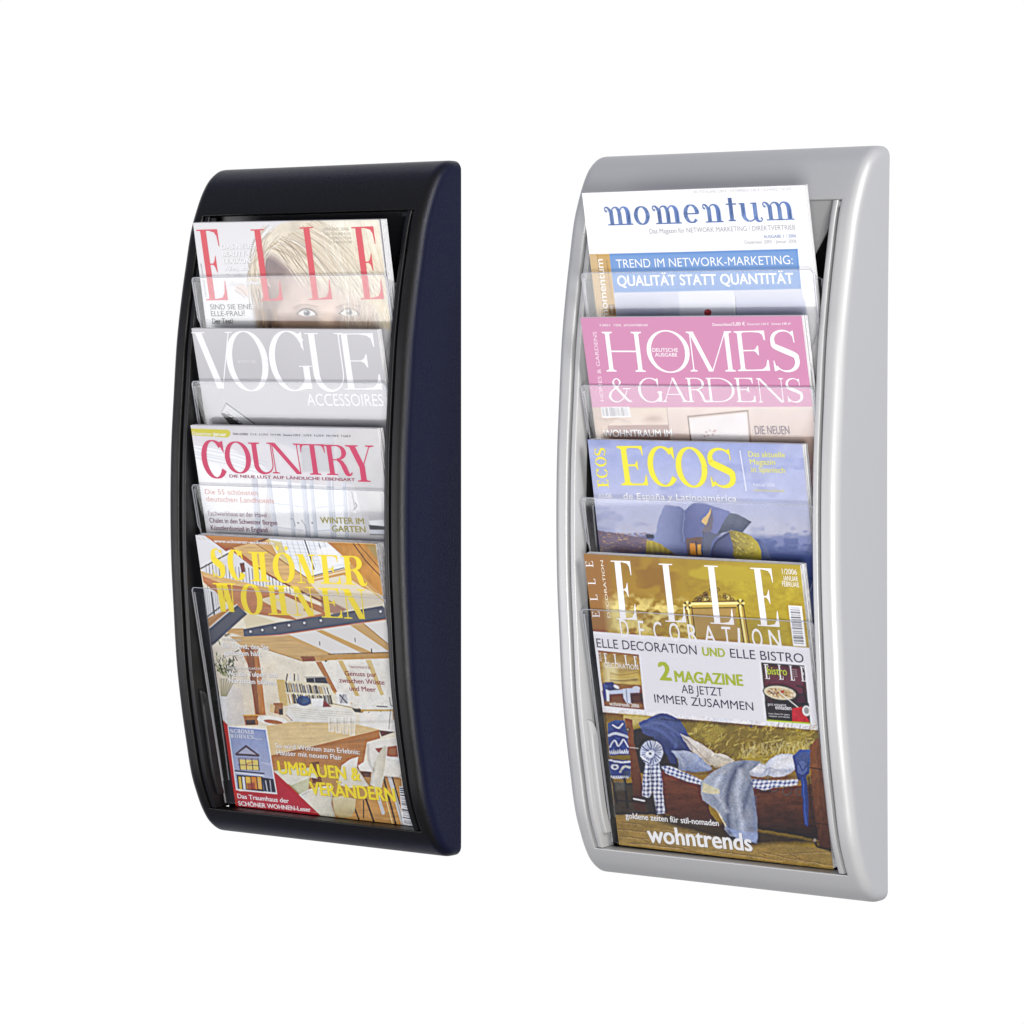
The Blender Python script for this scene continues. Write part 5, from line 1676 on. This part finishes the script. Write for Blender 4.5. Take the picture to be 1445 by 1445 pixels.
    # inset food magazine at the right
    c.poly([(1020, 220), (1263, 238), (1298, 566), (1052, 546)], (66, 26, 44)); c.vgrad([(1020, 220), (1263, 238), (1280, 400), (1036, 380)], 230, (84, 30, 48), 390, (110, 48, 66)); c.mottle([(1020, 220), (1263, 238), (1280, 400), (1036, 380)], 26, 18, 0.3, 43)
    c.poly([(1040, 440), (1290, 450), (1298, 566), (1052, 546)], (34, 24, 28))
    c.ell(1132, 392, 104, 46, (36, 30, 36), 8); c.ell(1126, 392, 92, 38, (222, 212, 186), 8); c.ell(1126, 394, 76, 28, (206, 178, 130), 8); c.mottle([(1050, 365), (1205, 375), (1205, 425), (1050, 420)], 14, 8, 0, 45, (122, 72, 44), 0.55, soft=2, alpha=0.9); c.mottle([(1050, 365), (1205, 375), (1205, 425), (1050, 420)], 11, 8, 0, 46, (240, 232, 212), 0.6, soft=2, alpha=0.9); c.ell(1140, 385, 10, 8, (186, 40, 36))
    c.line([(1222, 352), (1258, 360), (1262, 398), (1236, 404)], 10, (44, 36, 44)); c.line([(1128, 392), (1250, 492)], 5, (226, 222, 220))
    c.poly([(1195, 480), (1250, 470), (1296, 560), (1196, 556)], (196, 34, 48)); c.mottle([(1195, 480), (1250, 470), (1296, 560), (1196, 556)], 16, 16, 0.35, 47); c.ell(1277, 494, 24, 30, (232, 230, 230), -10); c.ell(1276, 492, 14, 20, (170, 168, 170), -10); c.line([(1054, 548), (1296, 566)], 9, (190, 206, 40))
    for ch, x, y in (('E', 1034, 312), ('L', 1112, 316), ('L', 1176, 321), ('E', 1238, 326)):
        c.letter(ch, (x + 10, y), (x + 36, y + 2), (x, y - 84), W, S=0.11, T=0.04)
    c.text('bistro', (1058, 286), (1168, 292), 42, (190, 214, 50), 0.02)
    for i in range(4):
        c.text('februar märz', (1184 + 2 * i, 262 + 12 * i), (1222 + 2 * i, 265 + 12 * i), 7, (220, 210, 214))
    c.text('ganz entspannt', (1058, 462), (1162, 468), 15, W, 0.0); c.text('einladen', (1102, 484), (1192, 490), 24, W, 0.02); c.text('neue ideen für gäste', (1062, 512), (1182, 520), 9, W); c.text('rezepte und menüs', (1064, 526), (1182, 534), 9, W)
    # --- sofa scene
    c.crop(820, 880, 4.014)
    c.poly([(112, 502), (1355, 606), (1372, 830), (150, 830)], (128, 108, 40)); c.mottle([(112, 502), (1355, 606), (1372, 830), (150, 830)], 120, 70, 0, 51, (168, 148, 58), 0.5, soft=2, alpha=0.8)
    c.poly([(215, 510), (330, 520), (480, 540), (300, 575), (240, 550)], (208, 190, 122), 0.9, 4); c.poly([(120, 505), (240, 515), (240, 560), (140, 560)], (130, 100, 40))
    c.poly([(112, 502), (140, 504), (170, 900), (150, 830)], (96, 76, 34))
    c.text('wohnen & dekorieren', (452, 546), (600, 560), 14, (40, 34, 34), 0.02); c.text('feine stoffe, edle hölzer', (606, 556), (830, 580), 14, (60, 48, 34), 0.02)
    for i in range(420):
        x, y = r.uniform(560, 1330), r.uniform(580, 770)
        a = r.uniform(-0.9, 0.9) - 0.6
        c.line([(x, y), (x + 26 * math.cos(a), y - 26 * abs(math.sin(a)))], r.uniform(2, 5), r.choice([(206, 182, 84), (116, 92, 34), (170, 142, 54), (90, 72, 30), (228, 210, 120), (146, 120, 44)]), 0.7)
    for i in range(150):
        x = r.uniform(900, 1290)
        y = 745 - abs(x - 900) * .06 + r.uniform(-40, 20)
        c.line([(x, y), (x + r.uniform(-16, 20), y - r.uniform(16, 46))], 3, r.choice([(220, 204, 130), (196, 174, 88), (226, 214, 160)]), 0.5, 1.2)
    c.ell(962, 582, 9, 6, (50, 60, 120))
    c.crop(830, 1030, 4.014, 4, 30)
    c.poly([(240, 0), (330, -20), (520, 200), (470, 260), (250, 240)], (44, 38, 36), 1, 2)
    # parquet floor
    c.poly([(140, 440), (430, 480), (900, 620), (1390, 680), (1400, 800), (160, 680)], (150, 122, 62))
    c.poly([(140, 300), (330, 300), (430, 480), (150, 480)], (62, 52, 40))
    c.mottle([(140, 440), (430, 480), (900, 620), (1390, 680), (1400, 800), (160, 680)], 90, 16, 0.22, 55)
    for a, b_ in (((160, 560), (560, 600)), ((165, 600), (340, 616)), ((240, 640), (520, 670)), ((420, 560), (700, 600)), ((700, 680), (1100, 740)), ((980, 690), (1240, 750)), ((1080, 700), (1380, 690)), ((560, 690), (860, 735)), ((175, 520), (300, 535)), ((1180, 730), (1390, 770))):
        c.line([a, b_], 4, (104, 78, 40), 0.8); c.line([(a[0], a[1] + 5), (b_[0], b_[1] + 5)], 3, (206, 176, 118), 0.6)
    for a, b_ in (((300, 615), (345, 640)), ((520, 668), (600, 690)), ((960, 690), (1010, 712)), ((1140, 700), (1200, 730)), ((430, 640), (460, 662))):
        c.line([a, b_], 4, (104, 78, 40), 0.8)
    c.poly([(420, 470), (640, 500), (900, 560), (1390, 640), (1385, 690), (1280, 640), (1000, 645), (900, 660), (640, 590), (400, 520)], (46, 34, 24), 0.95, 5)
    # tapestry chair at the left
    bl, w_ = (66, 82, 138), (212, 214, 222)
    c.poly([(110, -40), (150, -55), (205, -55), (225, 20), (235, 140), (120, 145), (112, 60)], bl); c.poly([(114, 166), (238, 172), (243, 262), (205, 282), (120, 262)], bl)
    for i in range(9):
        c.curve([(120 + 12 * i, 120 - 4 * (i % 3)), (126 + 12 * i, 134), (132 + 12 * i, 122)], 5, w_)
        c.curve([(122 + 12 * i, 262), (128 + 12 * i, 274), (134 + 12 * i, 262)], 5, w_)
    c.curve([(140, -30), (170, -12), (196, -34)], 9, w_); c.curve([(116, 30), (170, 20), (222, 40)], 14, (206, 212, 226)); c.curve([(122, 95), (150, 60), (172, 92), (200, 56), (226, 96)], 8, w_); c.curve([(118, 172), (180, 182), (236, 178)], 10, w_); c.ell(150, 210, 22, 16, w_); c.ell(150, 210, 10, 8, bl); c.curve([(180, 240), (205, 205), (235, 215)], 12, (196, 196, 190)); c.poly([(190, 230), (238, 225), (240, 262), (205, 278)], (70, 72, 78), 0.7, 4)
    c.line([(205, 280), (222, 440)], 16, (40, 34, 30)); c.line([(135, 275), (165, 420)], 12, (48, 40, 32)); c.line([(160, 400), (320, 410)], 8, (40, 34, 30)); c.poly([(150, 285), (205, 290), (210, 340), (158, 345)], (92, 90, 84), 0.7, 3)
    # sofa woodwork
    c.vgrad([(205, -70), (250, -60), (262, 80), (300, 260), (330, 470), (262, 450), (240, 200), (228, 40)], 0, (132, 76, 42), 430, (70, 42, 28)); c.line([(236, 100), (282, 104)], 4, (200, 190, 180)); c.ell(225, -2, 10, 11, (60, 44, 40)); c.ell(225, -2, 5, 6, (170, 150, 130))
    c.vgrad([(412, 228), (520, 270), (660, 300), (690, 470), (760, 560), (640, 540), (520, 500), (425, 470)], 260, (116, 62, 38), 530, (58, 32, 22))
    c.mottle([(412, 228), (520, 270), (660, 300), (690, 470), (760, 560), (640, 540), (520, 500), (425, 470)], 70, 14, 0.45, 57)
    c.vgrad([(900, 330), (1100, 330), (1310, 300), (1380, 640), (1180, 600), (950, 560)], 310, (104, 56, 34), 570, (40, 26, 20)); c.mottle([(900, 330), (1100, 330), (1310, 300), (1380, 640), (1180, 600), (950, 560)], 60, 16, 0.5, 59)
    c.vgrad([(1248, 120), (1282, 60), (1312, 40), (1330, 260), (1388, 680), (1310, 660), (1275, 400)], 60, (136, 80, 42), 640, (70, 38, 26)); c.mottle([(1248, 120), (1282, 60), (1312, 40), (1330, 260), (1388, 680), (1310, 660), (1275, 400)], 14, 60, 0.35, 61); c.line([(1255, 215), (1320, 225)], 6, (60, 34, 24)); c.line([(1180, 510), (1370, 540)], 5, (52, 30, 22)); c.curve([(1278, 620), (1300, 660), (1372, 680)], 12, (44, 30, 22)); c.ell(1282, 625, 8, 10, (150, 140, 130))
    for x, y, rr in ((1130, 345, 26), (1050, 330, 24), (1196, 352, 18), (985, 335, 14)):
        a = [(x + rr * math.cos(t), y + rr * math.sin(t)) for t in np.linspace(0.4, 6.2, 16)]
        c.line(a, 6, (44, 40, 40)); c.line([(p[0] - 2, p[1] - 2) for p in a], 2, (130, 122, 116), 0.7)
    # mattress in gingham
    for pl, sd in (([(412, 205), (470, 205), (560, 245), (660, 292), (640, 312), (540, 285), (440, 245)], 0), ([(915, 278), (1040, 288), (1190, 280), (1185, 312), (1080, 322), (1000, 340), (940, 330)], 1)):
        c.poly(pl, (226, 230, 242))
        idx, a = c.mask(pl)
        u, v = c.x[idx] + 0.3 * c.y[idx], c.y[idx] - 0.32 * (c.x[idx] if sd == 0 else -0.1 * c.x[idx])
        k = ((u % 26) < 13).astype(float) * 0.45 + ((v % 22) < 11).astype(float) * 0.45
        c.blend(idx, k * a, (58, 74, 140))
    # cushions
    c.vgrad([(285, -40), (400, -92), (445, -94), (520, -58), (585, 60), (615, 118), (500, 128), (505, 196), (470, 190), (430, 120), (370, 40), (310, 20)], -60, (76, 90, 144), 190, (42, 52, 98)); c.curve([(330, -20), (420, 10), (500, 90)], 12, (100, 118, 182), 0.6, 4); c.curve([(440, -60), (470, 0), (540, 60)], 8, (52, 66, 130), 0.6, 4); c.curve([(450, 60), (490, 120), (480, 180)], 10, (44, 56, 112), 0.7, 4)
    c.vgrad([(523, 22), (620, 66), (700, 120), (755, 170), (690, 205), (640, 160), (575, 110)], 30, (232, 226, 222), 200, (190, 176, 160)); c.curve([(530, 30), (600, 100), (690, 190)], 5, (150, 136, 124), 0.7)
    c.vgrad([(700, 128), (780, 142), (830, 172), (790, 205), (720, 215), (690, 190)], 130, (228, 222, 212), 210, (186, 174, 154))
    c.vgrad([(476, 120), (560, 118), (620, 138), (700, 216), (690, 232), (590, 240), (510, 222), (510, 170)], 120, (172, 182, 208), 240, (124, 136, 172)); c.curve([(520, 140), (560, 180), (560, 230)], 6, (110, 122, 166), 0.6, 3); c.curve([(600, 150), (630, 190), (690, 222)], 6, (200, 208, 230), 0.7, 3)
    for cx_, cy_, rx, ry, ro in ((960, 228, 66, 40, 6), (1095, 200, 98, 62, -18)):
        c.ell(cx_, cy_, rx, ry, (206, 210, 226), ro); c.ell(cx_ + 8, cy_ - 10, rx * .75, ry * .6, (232, 232, 240), ro, 0.9, 6); c.curve([(cx_ - rx * .7, cy_ + ry * .2), (cx_, cy_ + ry * .55), (cx_ + rx * .6, cy_ + ry * .4)], 5, (150, 156, 184), 0.6, 3)
    c.curve([(1000, 235), (1030, 215), (1015, 275)], 6, (140, 146, 176), 0.7, 2)
    for p, w2, col, al in (([(300, -20), (380, -40), (450, -20), (520, 30)], 8, (112, 130, 190), 0.5), ([(400, 40), (450, 90), (470, 150)], 7, (38, 48, 98), 0.7), ([(540, 40), (570, 80), (590, 112)], 7, (40, 50, 104), 0.7), ([(470, 10), (500, 60), (490, 110)], 6, (100, 116, 180), 0.5),
                           ([(480, 124), (520, 150), (540, 200)], 5, (204, 212, 232), 0.7), ([(640, 160), (610, 200), (620, 234)], 6, (112, 124, 170), 0.6), ([(720, 140), (760, 165), (800, 170)], 6, (150, 138, 120), 0.6), ([(700, 205), (760, 214), (800, 205)], 6, (120, 106, 92), 0.7),
                           ([(1040, 240), (1090, 225), (1150, 240)], 7, (160, 166, 192), 0.6), ([(1060, 165), (1100, 150), (1150, 160)], 7, (242, 242, 246), 0.8), ([(920, 250), (960, 262), (1000, 255)], 7, (140, 146, 172), 0.7), ([(560, 236), (640, 248), (700, 236)], 8, (60, 60, 84), 0.7), ([(905, 262), (980, 280), (1100, 272), (1180, 262)], 7, (70, 66, 84), 0.7)):
        c.curve(p, w2, col, al, 3)
    # blue bow on the right arm
    c.vgrad([(1158, 150), (1200, 108), (1255, 112), (1258, 190), (1250, 250), (1190, 290), (1170, 220)], 110, (74, 92, 152), 290, (42, 54, 104)); c.ell(1212, 215, 30, 38, (86, 104, 162), 10); c.curve([(1190, 190), (1215, 230), (1240, 200)], 7, (40, 54, 116)); c.curve([(1195, 250), (1220, 260), (1245, 240)], 7, (44, 58, 120))
    c.poly([(1203, 262), (1236, 256), (1248, 400), (1245, 548), (1222, 535), (1212, 400)], (42, 60, 124)); c.line([(1216, 270), (1232, 530)], 6, (64, 90, 176))
    c.poly([(1238, 260), (1262, 262), (1275, 520), (1255, 480)], (40, 32, 34), 0.8, 3)
    # gingham rosette with ribbons
    c.poly([(325, 188), (402, 190), (420, 300), (434, 472), (392, 474), (376, 420), (368, 350), (345, 385), (306, 372), (312, 260)], (224, 228, 240))
    idx, a = c.mask([(325, 188), (402, 190), (420, 300), (434, 472), (392, 474), (376, 420), (368, 350), (345, 385), (306, 372), (312, 260)])
    k = ((c.x[idx] % 24) < 11) * 0.5 + ((c.y[idx] % 24) < 11) * 0.45
    c.blend(idx, k * a, (50, 62, 130)); c.line([(352, 200), (362, 380)], 6, (60, 60, 90), 0.7)
    c.ell(360, 128, 66, 68, (204, 208, 224))
    for i in range(22):
        a_ = i * 2 * math.pi / 22
        c.line([(360 + 20 * math.cos(a_), 128 + 20 * math.sin(a_)), (360 + r.uniform(52, 68) * math.cos(a_), 128 + r.uniform(52, 70) * math.sin(a_))], r.uniform(4, 8), (58, 70, 128), r.uniform(0.5, 0.9))
    c.ell(350, 140, 24, 20, (232, 234, 244)); c.ell(352, 134, 9, 8, (60, 70, 128)); c.line([(300, 150), (340, 180)], 9, (232, 234, 244)); c.line([(310, 170), (350, 190)], 5, (60, 66, 110))
    # throw over the front
    c.vgrad([(640, 296), (700, 240), (800, 185), (880, 172), (980, 178), (960, 200), (912, 236), (935, 330), (962, 560), (955, 640), (860, 610), (800, 600), (770, 560), (778, 530), (740, 470), (650, 396), (640, 352)], 640, (176, 181, 194), 960, (134, 142, 164), 1, 0.7, True)
    for p, w2, col, al in (([(880, 190), (820, 260), (785, 420), (800, 580)], 32, (74, 82, 112), 0.85), ([(925, 300), (880, 440), (850, 520)], 16, (70, 80, 112), 0.85), ([(760, 240), (720, 330), (780, 460)], 16, (210, 214, 228), 0.8), ([(860, 230), (850, 400), (880, 600)], 22, (206, 210, 228), 0.75), ([(940, 380), (945, 600)], 12, (112, 124, 164), 0.7), ([(840, 200), (770, 290), (750, 380)], 10, (110, 120, 152), 0.6)):
        c.curve(p, w2, col, al, 5)
    c.poly([(652, 296), (742, 340), (745, 362), (690, 366), (645, 352)], (212, 204, 172)); c.line([(645, 365), (740, 470), (778, 545)], 8, (220, 212, 180)); c.poly([(640, 352), (700, 366), (760, 420), (742, 470), (650, 396)], (150, 158, 180), 0.9, 2)
    c.poly([(770, 540), (800, 560), (955, 585), (955, 642), (850, 620)], (150, 164, 204), 0.8, 2)
    c.crop(830, 1030, 4.014)
    c.grade([(90, -122), (1340, -18), (1420, 900), (100, 800)], 0.15, 0.13, 6, 40)
    c.line([(258, 390), (318, 402)], 8, (222, 222, 226)); c.poly([(330, 400), (380, 400), (395, 480), (340, 470)], (40, 34, 34), 0.7, 3)
    c.text('goldene zeiten für stil-nomaden', (214, 500), (741, 544), 32, WHITE, 0.025, (60, 46, 30))
    c.text('wohntrends', (344, 634), (930, 686), 92, WHITE, 0.035, (70, 52, 36))


# ------------------------------------------------------------------ the magazines
MAGS = [
    # rack matrix, x, depth, z, lean, roll, w, h, page block thickness, fan, visible mm, drawing frame, art, label
    (RM1, .8, 86, 269.1, 11.53, -.52, 226.5, 278, 8.5, 3.6, 118, [(272.3, 314.5), (533.9, 309.9), (583.0, 724.0), (323.1, 711.1)], art_fashion,
     'magazine with blonde woman and red masthead in top pocket of black rack'),
    (RM1, .9, 88, 167.8, 13.5, -.5, 227, 278, 5.5, 1.0, 110, [(270.1, 463.3), (532.5, 465.2), (590.3, 873.1), (330.0, 854.0)], art_accessories,
     'plain grey magazine with large white masthead in second pocket of black rack'),
    (RM1, 1, 88.7, 75.8, 12.58, 0, 228.8, 278, 6.5, 1.6, 118, [(268.8, 599.9), (532.8, 605.0), (589.5, 1012.9), (327.2, 990.4)], art_country,
     'pale magazine with magenta masthead and white window room on its cover'),
    (RM1, .1, 85.2, -30, 12.58, -.1, 220.5, 274, 9.0, 3.8, 274, [(275.8, 754.9), (530.1, 767.2), (585.4, 1165.9), (332.7, 1137.4)], art_attic,
     'magazine with yellow masthead over a timber attic room, fully visible in bottom pocket'),
    (RM2, 1, 89.2, 288.5, 12.1, .13, 226.6, 280, 5.5, 1.2, 118, [(821.1, 272.5), (1134.0, 261.3), (1183.9, 714.9), (873.8, 705.3)], art_marketing,
     'white magazine with blue banner and blue lower-case masthead in silver rack'),
    (RM2, .9, 91.7, 178.2, 12.94, .1, 226, 278, 6.5, 2.2, 118, [(819.1, 448.2), (1131.3, 445.7), (1184.0, 891.4), (874.8, 873.6)], art_pink,
     'pink magazine with white serif masthead in second pocket of silver rack'),
    (RM2, -.1, 83.7, 69.9, 11.19, -.08, 219.5, 276, 6.0, 2.0, 118, [(829.2, 620.2), (1132.0, 627.0), (1176.1, 1068.9), (875.9, 1042.8)], art_spanish,
     'blue sky magazine with yellow masthead and curved metal building on its cover'),
    (RM2, .2, 89.1, -31.5, 12.5, -.33, 221.2, 271.5, 8.0, 1.6, 271.5, [(823.6, 781.4), (1129.2, 797.3), (1176.0, 1226.8), (873.4, 1192.0)], art_gold,
     'gold magazine with white banner and antique sofa photograph in bottom pocket of silver rack'),
]
for (RM, cx, d, z, lean, roll, w, h, thick, fan, vis, quad, art, label) in MAGS:
    ta, ro = math.radians(lean), math.radians(roll)
    ex = Vector((math.cos(ro), -math.sin(ro) * math.sin(ta), math.sin(ro) * math.cos(ta)))
    ez = Vector((-math.sin(ro), -math.cos(ro) * math.sin(ta), math.cos(ro) * math.cos(ta)))
    ey = ez.cross(ex)
    base = Vector((cx, -d, z)) - ez * h
    M = Matrix(((ex.x, ey.x, ez.x, base.x * MM), (ex.y, ey.y, ez.y, base.y * MM), (ex.z, ey.z, ez.z, base.z * MM), (0, 0, 0, 1)))
    mag = empty('magazine', label, 'magazine', 'magazines displayed in the rack pockets', RM @ M)
    cv = Cover(w, h, quad, vis)
    art(cv)
    cv.finish(*{art_attic: (0.9, 3), art_gold: (0.9, 3), art_fashion: (0.6, 3), art_spanish: (0.7, 3)}.get(art, (0.4, 3)))
    cv.build(mag, 0)
    # page block: leaves stepping slightly to the right behind the cover
    g = Geo()
    n = 4
    r = random.Random(int(w * 10))
    for k in range(n):
        y0, y1 = 0.25 + thick * k / n, 0.25 + thick * (k + 1) / n - 0.55
        sx = fan * k / (n - 1) + r.uniform(-0.25, 0.25)
        sz = r.uniform(-0.5, 0.15) - 0.2
        g.box(-w / 2 + 0.4 + sx * 0.4, w / 2 - 0.2 + sx, y0, y1, 0.6, h + sz)
    g.build('page_block', [M_PAGE], mag)
bpy.data.objects.remove(_tmpo)
